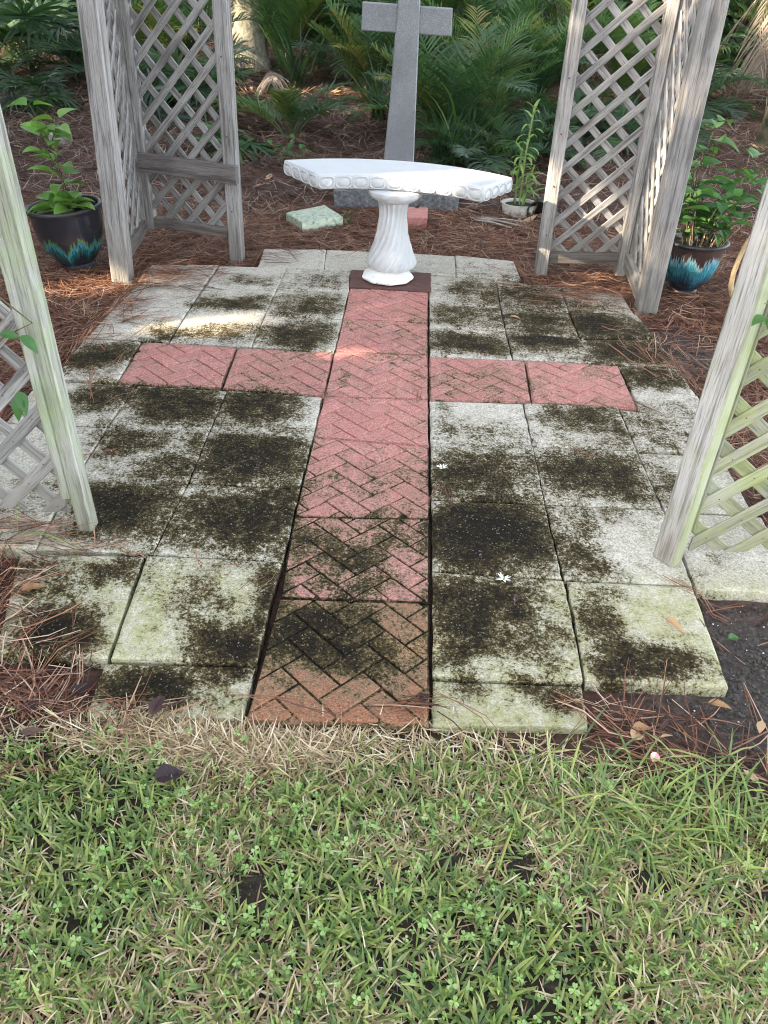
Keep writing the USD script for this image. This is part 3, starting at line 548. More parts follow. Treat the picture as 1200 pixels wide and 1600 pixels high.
def paver_mesh(quad, seed, n=15, gap=.0022, thick=.055, dz=0.0, bev=.005, edge_light=.16, tilt=(0, 0)):
    q = np.array(quad); r = np.random.default_rng(seed)
    c = q.mean(0)
    poly = Polygon(q).buffer(-gap, join_style=2)
    q = np.array(poly.exterior.coords)[:-1]
    # keep the corner order TL TR BR BL
    q = np.array([q[np.argmin(((q - k) ** 2).sum(1))] for k in np.array(quad)])
    L = max(np.linalg.norm(q[1] - q[0]), .05)
    e = bev / L
    u = np.unique(np.concatenate([[0, e, 2.2 * e, .06, .12], np.linspace(.2, .8, n - 8), [.88, .94, 1 - 2.2 * e, 1 - e, 1]]))
    U, V = np.meshgrid(u, u)
    P = ((1 - U) * (1 - V))[..., None] * q[0] + (U * (1 - V))[..., None] * q[1] + (U * V)[..., None] * q[2] + ((1 - U) * V)[..., None] * q[3]
    m = len(u)
    ed = np.minimum(np.minimum(U, 1 - U), np.minimum(V, 1 - V)) * L
    wob = meshkit.fbm(np.stack([P[..., 0] * 30, P[..., 1] * 30, P[..., 0] * 0 + seed], -1), 3, 5) - .5
    rim = (ed < bev * .5)
    P = P + rim[..., None] * (c - P) / np.linalg.norm(c - P, axis=-1, keepdims=True).clip(1e-6) * (np.clip(wob, -.2, .5)[..., None] * .010)
    z = dz + tilt[0] * (P[..., 0] - c[0]) + tilt[1] * (P[..., 1] - c[1]) + wob * .0035 - np.where(ed < bev * .5, bev * .95, np.where(ed < bev * 1.5, bev * .25, 0))
    top = np.concatenate([P, z[..., None]], -1).reshape(-1, 3)
    k = np.arange(m * m).reshape(m, m)
    f = [np.stack([k[:-1, :-1].ravel(), k[1:, 1:].ravel(), k[:-1, 1:].ravel()], 1), np.stack([k[:-1, :-1].ravel(), k[1:, :-1].ravel(), k[1:, 1:].ravel()], 1)]
    ring = np.concatenate([k[0, :-1], k[:-1, -1], k[-1, :0:-1], k[:0:-1, 0]])
    low = top[ring].copy(); low[:, 2] = -thick
    o = len(top); a = np.arange(len(ring)); b = (a + 1) % len(ring)
    f += [np.stack([ring[a], ring[b], o + b], 1), np.stack([ring[a], o + b, o + a], 1)]
    v = np.vstack([top, low])
    if len(np.unique(np.sign(np.cross(q[1] - q[0], q[2] - q[1])))) and np.cross(q[1] - q[0], q[2] - q[1]) > 0:
        f = [x[:, ::-1] for x in f]
    f = np.vstack(f)
    s = stain(v[:, 0], v[:, 1]) + .06 * r.normal()
    ed2 = np.concatenate([ed.ravel(), np.zeros(len(ring))])
    s = s * (1 - edge_light * np.exp(-ed2 / .016)); s[o:] += .25
    return v, f, s


def herringbone(x0, y0, x1, y1, w, phase):
    """2:1 bricks laid at 45 degrees over a box, as (brick number, polygon)"""
    n = int(max(x1 - x0, y1 - y0) / w) + 6
    cx, cyy = (x0 + x1) / 2, (y0 + y1) / 2
    for i in range(-n, n):
        for j in range(-n, n):
            k = (i - j) % 4
            if k == 0:
                b = sbox(i * w, j * w, (i + 2) * w, (j + 1) * w)
            elif k == 3:
                b = sbox(i * w, j * w, (i + 1) * w, (j + 2) * w)
            else:
                continue
            g = affinity.translate(affinity.rotate(b, 45, origin=(0, 0)), cx + phase[0], cyy + phase[1])
            if g.intersects(sbox(x0, y0, x1, y1)):
                yield g


for key, quad in TILES.items():
    seed = sum(ord(c) * (i + 3) for i, c in enumerate(key))
    r = np.random.default_rng(seed)
    if key == 'SLAB':
        v, f, s = paver_mesh(quad, seed, gap=-.001, dz=.006, bev=.003)
        obj('plinth_slab', (v, f), M['maroon'], pavement, label='dark maroon slab under the white bench pedestal')
    elif key[0] in 'CX':
        brown = key == 'C1'
        m_ = M['red_brown'] if brown else M['red']
        dz = .001 * r.normal()
        v, f, s = paver_mesh(quad, seed, n=11, dz=dz - .0045, edge_light=0)
        pv = obj('red_paver', (v, f), m_, pavement, attrs={'stain': np.clip(s * .9 + (.45 if key in ('C1', 'C2') else .26 if key == 'C3' else .08), 0, 1.1), 'lichen': s * 0}, label='brownish orange herringbone paver at the lawn edge' if brown else None)
        q = Polygon(np.array(quad)).buffer(-.0065, join_style=2)
        x0, y0, x1, y1 = q.bounds
        for g in herringbone(x0, y0, x1, y1, .0685, (.012 * r.normal(), .01 * r.normal())):
            g = g.buffer(-.0034, join_style=2).intersection(q)
            if g.is_empty or g.geom_type != 'Polygon' or g.area < .00012:
                continue
            g = g.buffer(-.0012).buffer(.0012, quad_segs=2).simplify(.0006)
            if g.is_empty or g.geom_type != 'Polygon':
                continue
            gi = g.buffer(-.0022, join_style=2)
            ring = np.array(trimesh.creation.extrude_polygon(g, .004, engine='earcut').vertices)
            c = np.array(g.exterior.coords)[:-1]
            if not Polygon(c).exterior.is_ccw:
                c = c[::-1]
            ce = np.array(g.centroid.coords[0]); k = len(c)
            # subdivide the outline so that stains follow the brick
            cs = np.vstack([np.linspace(c[i], c[(i + 1) % k], max(1, int(np.linalg.norm(c[(i + 1) % k] - c[i]) / .024)) + 1)[:-1] for i in range(k)])
            k = len(cs); inn = ce + (cs - ce) * np.maximum(1 - .0024 / np.linalg.norm(cs - ce, axis=1, keepdims=True).clip(.004), .5)
            mid = ce + (cs - ce) * .5
            zt = dz + .0012 * r.normal()
            vv = np.vstack([np.c_[cs, np.full(k, dz - .006)], np.c_[cs, np.full(k, zt - .0016)], np.c_[inn, np.full(k, zt)], np.c_[mid, np.full(k, zt + .0004)], [[*ce, zt + .0004]]])
            a = np.arange(k); b = (a + 1) % k
            ff = []
            for lv in range(3):
                o1, o2 = lv * k, (lv + 1) * k
                ff += [np.stack([o1 + a, o1 + b, o2 + b], 1), np.stack([o1 + a, o2 + b, o2 + a], 1)]
            ff.append(np.stack([3 * k + a, 3 * k + b, np.full(k, 4 * k)], 1))
            st = stain(vv[:, 0], vv[:, 1]) * (.86 if key == 'C1' else .74 if key == 'C2' else .5 if key != 'C3' else .62) + .05 * r.normal()
            obj('brick', (vv, np.vstack(ff)), m_, pv, attrs={'stain': st, 'lichen': st * 0})
    else:
        low = {'L1H': -.012, 'R1H': -.014, 'L2G': -.004, 'L1G': .002}.get(key, 0)
        v, f, s = paver_mesh(quad, seed, dz=.0022 * r.normal() + low, tilt=(.004 * r.normal(), .004 * r.normal()))
        obj('concrete_paver', (v, f), M['concrete'], pavement, attrs={'stain': s, 'lichen': lichen(v[:, 0], v[:, 1])})

# ------------------------------------------------------------------ lattice trellises
def timber(p0, p1, w, t, face, segs=3, b=.004, bow=.0, seed=0):
    """squared timber from p0 to p1: w wide across, t deep along 'face' direction; returns v, f, uv"""
    p0, p1, face = map(lambda a: np.asarray(a, float), (p0, p1, face))
    d = p1 - p0; L = np.linalg.norm(d); d /= L
    face = face - d * (face @ d); face /= np.linalg.norm(face)
    a = np.cross(d, face)
    r = np.random.default_rng(seed)
    pr = np.array([(w / 2, t / 2 - b), (w / 2 - b, t / 2), (-w / 2 + b, t / 2), (-w / 2, t / 2 - b), (-w / 2, -t / 2 + b), (-w / 2 + b, -t / 2), (w / 2 - b, -t / 2), (w / 2, -t / 2 + b)])
    per = np.concatenate([[0], np.cumsum(np.linalg.norm(np.diff(np.vstack([pr, pr[:1]]), axis=0), axis=1))])
    pr = np.vstack([pr, pr[:1]])
    s = np.linspace(0, 1, segs + 1)
    off = bow * np.sin(np.pi * s)
    jit = 1 + .012 * r.normal(size=(segs + 1, 1))
    v = p0 + d * (s * L)[:, None, None] + (a * (pr[:, 0:1] * 1))[None] * jit[..., None] + (face * pr[:, 1:2])[None] * jit[..., None] + (a * 1)[None, None] * off[:, None, None]
    uv = np.stack(np.broadcast_arrays((s * L)[:, None] + r.random() * 3, per[None] + r.random() * 2), -1)
    k = 9
    f = []
    for i in range(segs):
        x = np.arange(8)
        f += [np.stack([i * k + x, i * k + x + 1, (i + 1) * k + x + 1], 1), np.stack([i * k + x, (i + 1) * k + x + 1, (i + 1) * k + x], 1)]
    vv, uu = v.reshape(-1, 3), uv.reshape(-1, 2)
    for e, o in ((0, 0), (1, segs * k)):
        n = len(vv); ring = vv[o:o + 8]
        vv = np.vstack([vv, ring, [ring.mean(0)]]); uu = np.vstack([uu, uu[o:o + 8] * [1, .2], [[uu[o, 0], .3]]])
        x = np.arange(8); y = (x + 1) % 8
        f.append(np.stack([n + y, n + x, np.full(8, n + 8)], 1) if e == 0 else np.stack([n + x, n + y, np.full(8, n + 8)], 1))
    return vv, np.vstack(f), uu


def slat_mesh(poly, along, org, xd, nd, t, d0, seed):
    """a lattice slat: polygon (panel x, z) extruded by t along the panel's normal, grain along 'along'"""
    r = np.random.default_rng(seed)
    c = np.array(poly.exterior.coords)[:-1]
    if not poly.exterior.is_ccw:
        c = c[::-1]
    k = len(c)
    al = np.array(along); pe = np.array([-al[1], al[0]])
    ce = c.mean(0)
    inn = ce + (c - ce) - np.sign((c - ce) @ pe)[:, None] * pe * .0025
    w = lambda q, dd: org + q[:, 0:1] * xd + q[:, 1:2] * np.array([0, 0, 1.0]) + nd * dd
    lay = [(inn, d0), (c, d0 + .0025), (c, d0 + t - .0025), (inn, d0 + t)]
    v = np.vstack([w(q, dd) for q, dd in lay])
    ou = r.random(2) * 3
    uv = np.vstack([np.stack([q @ al, q @ pe + dd * .8], 1) + ou for q, dd in lay])
    f = []
    a = np.arange(k); b = (a + 1) % k
    for l in range(3):
        f += [np.stack([l * k + a, l * k + b, (l + 1) * k + b], 1), np.stack([l * k + a, (l + 1) * k + b, (l + 1) * k + a], 1)]
    for i in range(1, k - 1):
        f += [[[0, i + 1, i]], [[3 * k, 3 * k + i, 3 * k + i + 1]]]
    f = np.vstack([np.asarray(x) for x in f])
    # outward facing whatever the frame's handedness
    if np.dot(np.cross(xd, [0, 0, 1.0]), nd) < 0:
        f = f[:, ::-1]
    return v, f, uv


def lattice(t, A, B, z0, z1, front, mf, mb, seed, phase=(0, 0), slope=1.0, width=.036, pitch=.0995):
    """diagonal slats between A and B (ground points), the rising ones on the 'front' side, the falling ones behind them"""
    r = np.random.default_rng(seed)
    A, B = np.array([*A, 0.0]), np.array([*B, 0.0]); xd = B - A; L = np.linalg.norm(xd); xd /= L
    nd = np.cross(xd, [0, 0, 1.0]); nd = nd if nd @ np.array([*front, 0.0]) > 0 else -nd
    rect = sbox(0, z0, L, z1); runs = [[], []]
    for si, (sgn, d0, m_) in enumerate(((1, .0010, mf), (-1, -.0090, mb))):
        ang = sgn * math.atan(slope); al = (math.cos(ang), math.sin(ang))
        per = pitch / abs(al[0])
        n = int((z1 - z0 + 2 * L) / per) + 2
        for i in range(-n, n):
            zc = z0 + phase[si] + i * per + r.normal() * .003
            mid = (L / 2, zc)
            strip = affinity.translate(affinity.rotate(sbox(-2.5, -width / 2, 2.5, width / 2), math.degrees(ang) + r.normal() * .35, origin=(0, 0)), *mid)
            g = strip.intersection(rect)
            if g.is_empty or g.geom_type != 'Polygon' or g.area < .0006:
                continue
            runs[si].append((zc - math.tan(ang) * L / 2, math.tan(ang)))
            v, f, uv = slat_mesh(g, al, A, xd, nd, .0085, d0, seed * 131 + si * 57 + i + 400)
            obj('slat', (v, f), m_, t, uv=uv)
    dots = []
    for c0, m0 in runs[0]:
        for c1, m1 in runs[1]:
            px = (c1 - c0) / (m0 - m1); pz = c0 + m0 * px
            if .012 < px < L - .012 and z0 + .02 < pz < z1 - .02:
                p = A + xd * (px + r.normal() * .004) + np.array([0, 0, pz + r.normal() * .004])
                dots.append(tube([p + nd * .0085, p + nd * .0102], .0022, 5))
    tag(obj('staples', cat(dots), M['nail'], t), kind='stuff')


H = 2.25
def post(t, base, top, w, d, face, mtl, name='post', seed=1, z0=-.10, z1=H, label=None, segs=8):
    v, f, uv = timber((base[0], base[1], z0), (top[0], top[1], z1), w, d, face, segs, .005, 0, seed)
    return obj(name, (v, f), mtl, t, smooth=False, uv=uv, label=label)


def rail(t, p0, p1, w, d, face, mtl, name='rail', seed=2, label=None):
    v, f, uv = timber(p0, p1, w, d, face, 3, .003, 0, seed)
    return obj(name, (v, f), mtl, t, uv=uv, label=label)


def heads(t, pts, nd):
    for i, p in enumerate(pts):
        v, f = tube([np.array(p) + nd * .0, np.array(p) + nd * .0035], .0042, 6)
        obj('nail_head', (v, f), M['nail'], t)


W_, WD, WG, WM = M['wood'], M['wood_dark'], M['wood_green'], M['wood_mint']
# far left corner
t = thing('lattice_trellis', 'weathered grey lattice corner left of the bench with a dark board nailed across it', 'trellis')
A, C, B = (-1.385, 2.87), (-1.425, 3.47), (-.868, 3.295)
post(t, A, (A[0] + .07, A[1] + .02), .092, .092, (0, -1, 0), W_, seed=11)
post(t, B, (B[0] + .01, B[1] + .02), .072, .088, (0, -1, 0), W_, seed=12)
post(t, (C[0] + .045, C[1] - .005), (C[0] + .045, C[1] + .0), .040, .085, (0, -1, 0), W_, 'jamb', 13, z0=.09)
post(t, (C[0] - .01, C[1] - .02), (C[0] - .01, C[1] - .02), .075, .045, (0, -1, 0), W_, 'jamb', 14, z0=.09)
rail(t, (C[0] + .067, 3.462, .125), (B[0] - .038, 3.305, .125), .052, .045, (0, -1, 0), WD, seed=15)
rail(t, (A[0] - .005, A[1] + .048, .07), (C[0] + .0, C[1] - .045, .10), .075, .035, (1, 0, 0), WD, seed=16)
bo = np.array([0.28, -.96, 0]) * .066
rail(t, (C[0] + .02 + bo[0], 3.462 + bo[1], .452), (B[0] + .034 + bo[0] * .4, 3.300 + bo[1], .440), .092, .034, (0, -1, 0), WD, 'cross_board', 17, label='darker board nailed across the lattice')
lattice(t, (C[0] + .067, 3.466), (B[0] - .036, 3.31), .15, 2.1, (0, -1), W_, W_, 21, (.02, .05))
lattice(t, (A[0], A[1] + .046), (C[0], C[1] - .043), .14, 2.1, (1, 0), W_, W_, 22, (.03, .06))
rail(t, (C[0] + .067, 3.462, 2.12), (B[0] - .038, 3.305, 2.12), .05, .045, (0, -1, 0), W_, seed=18)
rail(t, (A[0], A[1] + .048, 2.12), (C[0], C[1] - .045, 2.12), .05, .045, (1, 0, 0), W_, seed=19)
heads(t, [(B[0] - .002, B[1] - .0445, z) for z in (.25, .62, .98)], np.array([0, -1.0, 0]))
# far right corner
t = thing('lattice_trellis', 'weathered grey lattice corner right of the bench in front of the teal pot', 'trellis')
A, C, B = (1.30, 2.775), (1.325, 3.36), (.832, 3.295)
post(t, A, (A[0] + .0, A[1] + .0), .098, .092, (0, -1, 0), W_, seed=31)
post(t, B, (B[0] + .005, B[1] + .0), .062, .085, (0, -1, 0), W_, seed=32)
post(t, (C[0] - .045, C[1] - .01), (C[0] - .045, C[1] - .01), .050, .085, (0, -1, 0), W_, 'jamb', 33, z0=-.02)
post(t, (C[0] + .02, C[1] - .02), (C[0] + .02, C[1] - .02), .070, .045, (0, -1, 0), W_, 'jamb', 34, z0=-.02)
rail(t, (B[0] + .034, 3.295, .070), (C[0] - .072, 3.345, .070), .055, .045, (0, -1, 0), WD, seed=35)
rail(t, (A[0] - .02, A[1] + .048, .045), (C[0] - .02, C[1] - .054, .065), .085, .035, (-1, 0, 0), W_, seed=36)
lattice(t, (B[0] + .032, 3.31), (C[0] - .071, 3.355), .10, 2.1, (0, -1), W_, W_, 41, (.055, .03), slope=.88)
lattice(t, (A[0], A[1] + .046), (C[0] - .0, C[1] - .043), .10, 2.1, (-1, 0), W_, W_, 42, (.03, .06))
rail(t, (B[0] + .034, 3.295, 2.12), (C[0] - .072, 3.345, 2.12), .05, .045, (0, -1, 0), W_, seed=38)
rail(t, (A[0], A[1] + .048, 2.12), (C[0], C[1] - .045, 2.12), .05, .045, (1, 0, 0), W_, seed=39)
heads(t, [(B[0] - .002, B[1] - .043, z) for z in (.2, .45, .7, .95)], np.array([0, -1.0, 0]))
# near left: post with a jamb strip, lattice running off to the left
t = thing('lattice_trellis', 'near lattice with pale mint-green post standing on the pavers at the left edge', 'trellis')
post(t, (-.794, .672), (-.846, .668), .044, .052, (0, -1, 0), WM, seed=51, z0=.001)
post(t, (-.836, .676), (-.886, .672), .026, .044, (0, -1, 0), WM, 'jamb', 52, z0=.105)
lattice(t, (-1.50, .74), (-.850, .690), .035, 2.1, (0, -1), W_, W_, 53, (.01, .03), width=.037)
post(t, (-1.545, .75), (-1.545, .75), .085, .085, (0, -1, 0), W_, seed=54)
# near right
t = thing('lattice_trellis', 'near lattice with algae-green slats and leaning pale post at the right edge', 'trellis')
post(t, (.882, .660), (.926, .664), .070, .046, (-.8, -.6, 0), M['wood_pale'], seed=61, z0=.001)
post(t, (.927, .682), (.968, .684), .026, .040, (0, -1, 0), WG, 'jamb', 62, z0=.10)
lattice(t, (.940, .676), (1.62, .712), .028, 2.1, (0, -1), WG, WG, 63, (.035, .065), width=.040, slope=.80)
post(t, (1.67, .715), (1.68, .715), .085, .085, (0, -1, 0), WG, seed=64)

# ------------------------------------------------------------------ bench
t = thing('garden_bench', 'curved white concrete bench seat on a single fluted pedestal', 'bench')
def arc(p0, p1, pm, n):
    (x1, y1), (x2, y2), (x3, y3) = p0, pm, p1
    a = np.array([[x2 - x1, y2 - y1], [x3 - x1, y3 - y1]]) * 2
    c = np.linalg.solve(a, [x2 * x2 - x1 * x1 + y2 * y2 - y1 * y1, x3 * x3 - x1 * x1 + y3 * y3 - y1 * y1])
    R_ = math.hypot(x1 - c[0], y1 - c[1])
    t0, t1 = math.atan2(y1 - c[1], x1 - c[0]), math.atan2(y3 - c[1], x3 - c[0])
    th = np.linspace(t0, t1, n)
    return np.stack([c[0] + R_ * np.cos(th), c[1] + R_ * np.sin(th)], 1)
fr = arc((-.363, 2.905), (.430, 2.784), (.020, 2.953), 28)
bk = arc((.586, 3.03), (-.571, 3.205), (-.005, 3.322), 28)
out = np.vstack([fr, np.linspace(fr[-1], bk[0], 9)[1:-1], bk, np.linspace(bk[-1], fr[0], 9)[1:-1]])
outline = Polygon(out)
ZT = .532
loops = [(.030, ZT), (.006, ZT - .0015), (.001, ZT - .006), (.000, ZT - .012), (-.004, ZT - .032), (-.002, ZT - .052), (.006, ZT - .068), (.016, ZT - .075), (.045, ZT - .075)]
def inset(poly_pts, d):
    e = np.roll(poly_pts, -1, 0) - np.roll(poly_pts, 1, 0)
    nn = np.stack([-e[:, 1], e[:, 0]], 1); nn /= np.linalg.norm(nn, axis=1, keepdims=True)
    return poly_pts + nn * d
v = np.vstack([np.c_[inset(out, d), np.full(len(out), z)] for d, z in loops]); k = len(out)
f = []
a = np.arange(k); b = (a + 1) % k
for i in range(len(loops) - 1):
    f += [np.stack([i * k + a, (i + 1) * k + b, i * k + b], 1), np.stack([i * k + a, (i + 1) * k + a, (i + 1) * k + b], 1)]
f = np.vstack(f)
# caps as strips between the arcs (front and back points paired)
def capf(o, flip):
    mt = trimesh.creation.triangulate_polygon(Polygon(v[o:o + k, :2]), engine='earcut')
    tv, tf = mt
    idx = np.array([np.argmin(((v[o:o + k, :2] - q) ** 2).sum(1)) for q in tv]) + o
    g = idx[tf]
    n0 = np.cross(v[g[:, 1]] - v[g[:, 0]], v[g[:, 2]] - v[g[:, 0]])[:, 2]
    g = np.where((n0 > 0)[:, None], g, g[:, ::-1])
    return g[:, ::-1] if flip else g
f = np.vstack([f, capf(0, False), capf((len(loops) - 1) * k, True)])
seat = obj('seat', (v, f), M['white'], t, smooth=35)
def medallion(c, tang, nrm, w, h):
    """rounded square moulding with an oval boss, on the seat's edge"""
    up_ = np.array([0, 0, 1.0])
    ms = []
    n = 22; th = np.linspace(0, 2 * np.pi, n, endpoint=False)
    sq = lambda s, p: (np.sign(np.cos(th)) * np.abs(np.cos(th)) ** p * s[0], np.sign(np.sin(th)) * np.abs(np.sin(th)) ** p * s[1])
    def ringv(s, p, d):
        x, y = sq(s, p)
        return c + x[:, None] * tang + y[:, None] * up_ + d * nrm
    for rings, dome in (([((w * .49, h * .49), .5, -.003), ((w * .475, h * .475), .6, .0022), ((w * .44, h * .44), .7, .0026), ((w * .415, h * .415), .75, -.003)], False),
                        ([((w * .33, h * .31), .9, -.003), ((w * .31, h * .29), .95, .0024), ((w * .22, h * .20), 1, .0048), ((w * .08, h * .07), 1, .0058)], True)):
        vv = np.vstack([ringv(*q) for q in rings]); ff = []
        a = np.arange(n); b = (a + 1) % n
        for i in range(len(rings) - 1):
            ff += [np.stack([i * n + a, i * n + b, (i + 1) * n + b], 1), np.stack([i * n + a, (i + 1) * n + b, (i + 1) * n + a], 1)]
        if dome:
            o = (len(rings) - 1) * n; vv = np.vstack([vv, [vv[o:].mean(0)]]); ff.append(np.stack([o + a, o + b, np.full(n, len(vv) - 1)], 1))
        ms.append((vv, np.vstack(ff)))
    return cat(ms)
def edge_meds(pts, count):
    s = np.concatenate([[0], np.cumsum(np.linalg.norm(np.diff(pts, axis=0), axis=1))])
    for i in range(count):
        q = (i + .5) / count * s[-1]
        p = np.array([np.interp(q, s, pts[:, 0]), np.interp(q, s, pts[:, 1])]); p2 = np.array([np.interp(q + .004, s, pts[:, 0]), np.interp(q + .004, s, pts[:, 1])])
        tg = np.r_[p2 - p, 0]; tg /= np.linalg.norm(tg); nr = np.cross(tg, [0, 0, 1.0])
        vv, ff = medallion(np.r_[p, ZT - .039] + nr * .0035, tg, nr, s[-1] / count, .058)
        obj('moulded_oval', (vv, ff), M['white'], seat, smooth=40)
edge_meds(fr, 10); edge_meds(np.vstack([fr[-1], bk[0]]), 4); edge_meds(np.vstack([bk[-1], fr[0]]), 4); edge_meds(bk, 13)
px_, py_ = .004, 3.012
prof = [(.090, .048), (.108, .054), (.122, .064), (.129, .078), (.126, .095), (.114, .128), (.104, .15), (.095, .178), (.081, .227), (.0735, .276), (.068, .326), (.0685, .350), (.071, .368), (.079, .388), (.090, .405)]
def flute(th, z, r_):
    tw = th + 1.1 * np.clip((.34 - z) / .3, 0, 1) ** 1.6
    amp = .0085 * np.clip((z - .05) / .03, 0, 1) * np.clip((.41 - z) / .05, 0, 1) * (1 + .5 * np.clip((.2 - z) / .1, 0, 1))
    return r_ - amp * np.abs(np.cos(tw * 9)) ** .6 * 1.2 + amp * .6
pz = np.interp(np.linspace(0, 1, 40), np.linspace(0, 1, len(prof)), [p[1] for p in prof]); pr_ = np.interp(pz, [p[1] for p in prof], [p[0] for p in prof])
v, f = lathe(list(zip(pr_, pz)), 144, flute)
ped = obj('pedestal', (v + [px_, py_, .012], f), M['white'], t, smooth=50)
v, f = lathe([(.084, .40), (.098, .408), (.128, .424), (.136, .438), (.135, .452), (.11, .457)], 72, lambda th, z, r_: r_ + .004 * np.cos(th * 10) * np.clip((z - .40) / .02, 0, 1) * np.clip((.446 - z) / .01, 0, 1))
obj('capital', (v + [px_ + .008, py_ - .002, .0], f), M['white'], ped, smooth=40)
v, f = lathe([(.118, 0), (.131, .002), (.134, .010), (.126, .022), (.112, .030), (.098, .038), (.086, .048), (.08, .06)], 72, lambda th, z, r_: r_ * (1 + .028 * np.cos(th * 9 + .5) * np.clip((.04 - z) / .02, 0, 1)))
obj('scalloped_base', (v + [px_ - .016, py_ - .012, .0125], f), M['white_chip'], ped, smooth=40)

# ------------------------------------------------------------------ stone cross
t = thing('stone_cross', 'tall grey granite cross on a low two-step base behind the bench', 'cross')
def prism(poly, y0, y1, b=.006, rough=0, seed=0):
    """front outline (x, z) given depth y0..y1 with chamfered front and back edges"""
    g = Polygon(poly).buffer(0)
    gi = g.buffer(-b, join_style=2)
    ms = []
    m1 = trimesh.creation.extrude_polygon(g, (y1 - y0) - 2 * b, engine='earcut'); v1 = np.array(m1.vertices)
    co, ci = np.array(g.exterior.coords)[:-1], np.array(gi.exterior.coords)[:-1]
    ci = np.array([ci[np.argmin(((ci - p) ** 2).sum(1))] for p in co])
    if not g.exterior.is_ccw:
        co, ci = co[::-1], ci[::-1]
    k = len(co); a = np.arange(k); bb = (a + 1) % k
    tv, tf = trimesh.creation.triangulate_polygon(Polygon(ci), engine='earcut')
    lay = [np.c_[ci[:, 0], np.full(k, y0), ci[:, 1]], np.c_[co[:, 0], np.full(k, y0 + b), co[:, 1]], np.c_[co[:, 0], np.full(k, y1 - b), co[:, 1]], np.c_[ci[:, 0], np.full(k, y1), ci[:, 1]]]
    v = np.vstack(lay); f = []
    for l in range(3):
        f += [np.stack([l * k + a, (l + 1) * k + bb, l * k + bb], 1), np.stack([l * k + a, (l + 1) * k + a, (l + 1) * k + bb], 1)]
    idx = np.array([np.argmin(((ci - q) ** 2).sum(1)) for q in tv]); g3 = idx[tf]
    ar = np.cross(ci[g3[:, 1]] - ci[g3[:, 0]], ci[g3[:, 2]] - ci[g3[:, 0]])
    g3 = np.where((ar > 0)[:, None], g3, g3[:, ::-1])
    f += [g3, g3[:, ::-1] + 3 * k]
    return v, np.vstack(f)[:, ::-1] if False else np.vstack(f)
v, f = prism([(-.128, .112), (.094, .112), (.0885, .6), (.085, 1.01), (.083, 1.165), (.080, 1.40), (-.050, 1.405), (-.056, 1.18), (-.066, 1.02), (-.088, .62)], 4.72, 4.86, .007)
obj('shaft', (v, f), M['granite'], t)
v, f = prism([(-.285, 1.022), (-.060, 1.0175), (-.056, 1.170), (-.279, 1.176)], 4.742, 4.842, .006)
obj('arm', (v, f), M['granite'], t)
v, f = prism([(.080, 1.014), (.291, 1.010), (.288, 1.160), (.0795, 1.166)], 4.742, 4.842, .006)
obj('arm', (v, f), M['granite'], t)
v, f = bevel_box(.73, .30, .036, .004); obj('base_plate', (v + [-.01, 4.765, .082], f), M['granite'], t)
m = trimesh.creation.box([.86, .40, .19]); m = m.subdivide().subdivide().subdivide()
vv = np.array(m.vertices); vv[:, :2] += ((meshkit.fbm(vv * 16, 3, 2) - .5)[:, None] * .035) * np.sign(vv[:, :2]) * (np.abs(vv[:, :2]) > [.42, .19])
obj('base_block', (vv + [-.01, 4.775, -.013], np.array(m.faces)), M['granite_rough'], t, smooth=30)

# loose blocks behind the bench
def block(name, label, catg, q, z0, z1, mtl):
    q = np.array(q); r = np.random.default_rng(3)
    v, f, _ = None, None, None
    lay = []
    c = q.mean(0)
    for s, z in ((1.0, z0), (1.0, z1 - .006), (.965, z1)):
        P = []
        for i in range(4):
            P += list(np.linspace(c + (q[i] - c) * s, c + (q[(i + 1) % 4] - c) * s, 6)[:-1])
        P = np.array(P); P += (meshkit.fbm(np.c_[P * 40, P[:, :1] * 0 + z * 9], 2, 8) - .5)[:, None] * .012
        lay.append(np.c_[P, np.full(len(P), z)])
    k = len(lay[0]); v = np.vstack(lay + [[[*c, z1 + .001]]]); a = np.arange(k); b = (a + 1) % k
    f = []
    for l in range(2):
        f += [np.stack([l * k + a, (l + 1) * k + b, l * k + b], 1), np.stack([l * k + a, (l + 1) * k + a, (l + 1) * k + b], 1)]
    f.append(np.stack([2 * k + a, np.full(k, 3 * k), 2 * k + b], 1))
    o = obj(name, (v, np.vstack(f)), mtl); tag(o, label, catg)
block('stepping_stone', 'loose pale green lichen-covered block lying in the pine straw left of the pedestal', 'stone block', [(-.715, 4.149), (-.489, 4.39), (-.343, 4.118), (-.584, 3.937)], -.05, .03, M['lichen_stone'])
block('red_brick', 'single pink-red brick lying in the pine straw behind the bench pedestal', 'brick', [(.06, 4.44), (.201, 4.445), (.199, 4.18), (.062, 4.174)], -.05, .03, M['pink_stone'])
block('grey_stone', 'rough pale stone lying on the mulch behind the bright-leaved potted plant', 'stone', [(-2.98, 6.12), (-2.83, 6.14), (-2.80, 6.0), (-2.97, 5.98)], -.02, .11, M['pale_stone'])

# ------------------------------------------------------------------ leaves and fronds
def leaf_mesh(L, W, cup=.15, droop=.25, n=6, tip=1.0):
    """ovate leaf along +x with a folded midrib; v, f"""
    s = np.linspace(0, 1, n + 1)
    w = W * np.sin(np.pi * s ** .75) ** .9 * (1 - .15 * s) + .0008
    x = L * s; z = -droop * L * s ** 2
    e = cup * w
    v = np.vstack([np.c_[x, w / 2, z + e], np.c_[x, x * 0, z], np.c_[x, -w / 2, z + e]])
    f = []
    m = n + 1
    for i in range(n):
        for o in (0, m):
            f += [[o + i, o + m + i, o + m + i + 1], [o + i, o + m + i + 1, o + i + 1]]
    return v, np.array(f)


def place(v, yaw, pitch, roll, loc):
    R_ = rot([0, 0, 1], yaw) @ rot([0, 1, 0], -pitch) @ rot([1, 0, 0], roll)
    return v @ R_.T + np.asarray(loc)


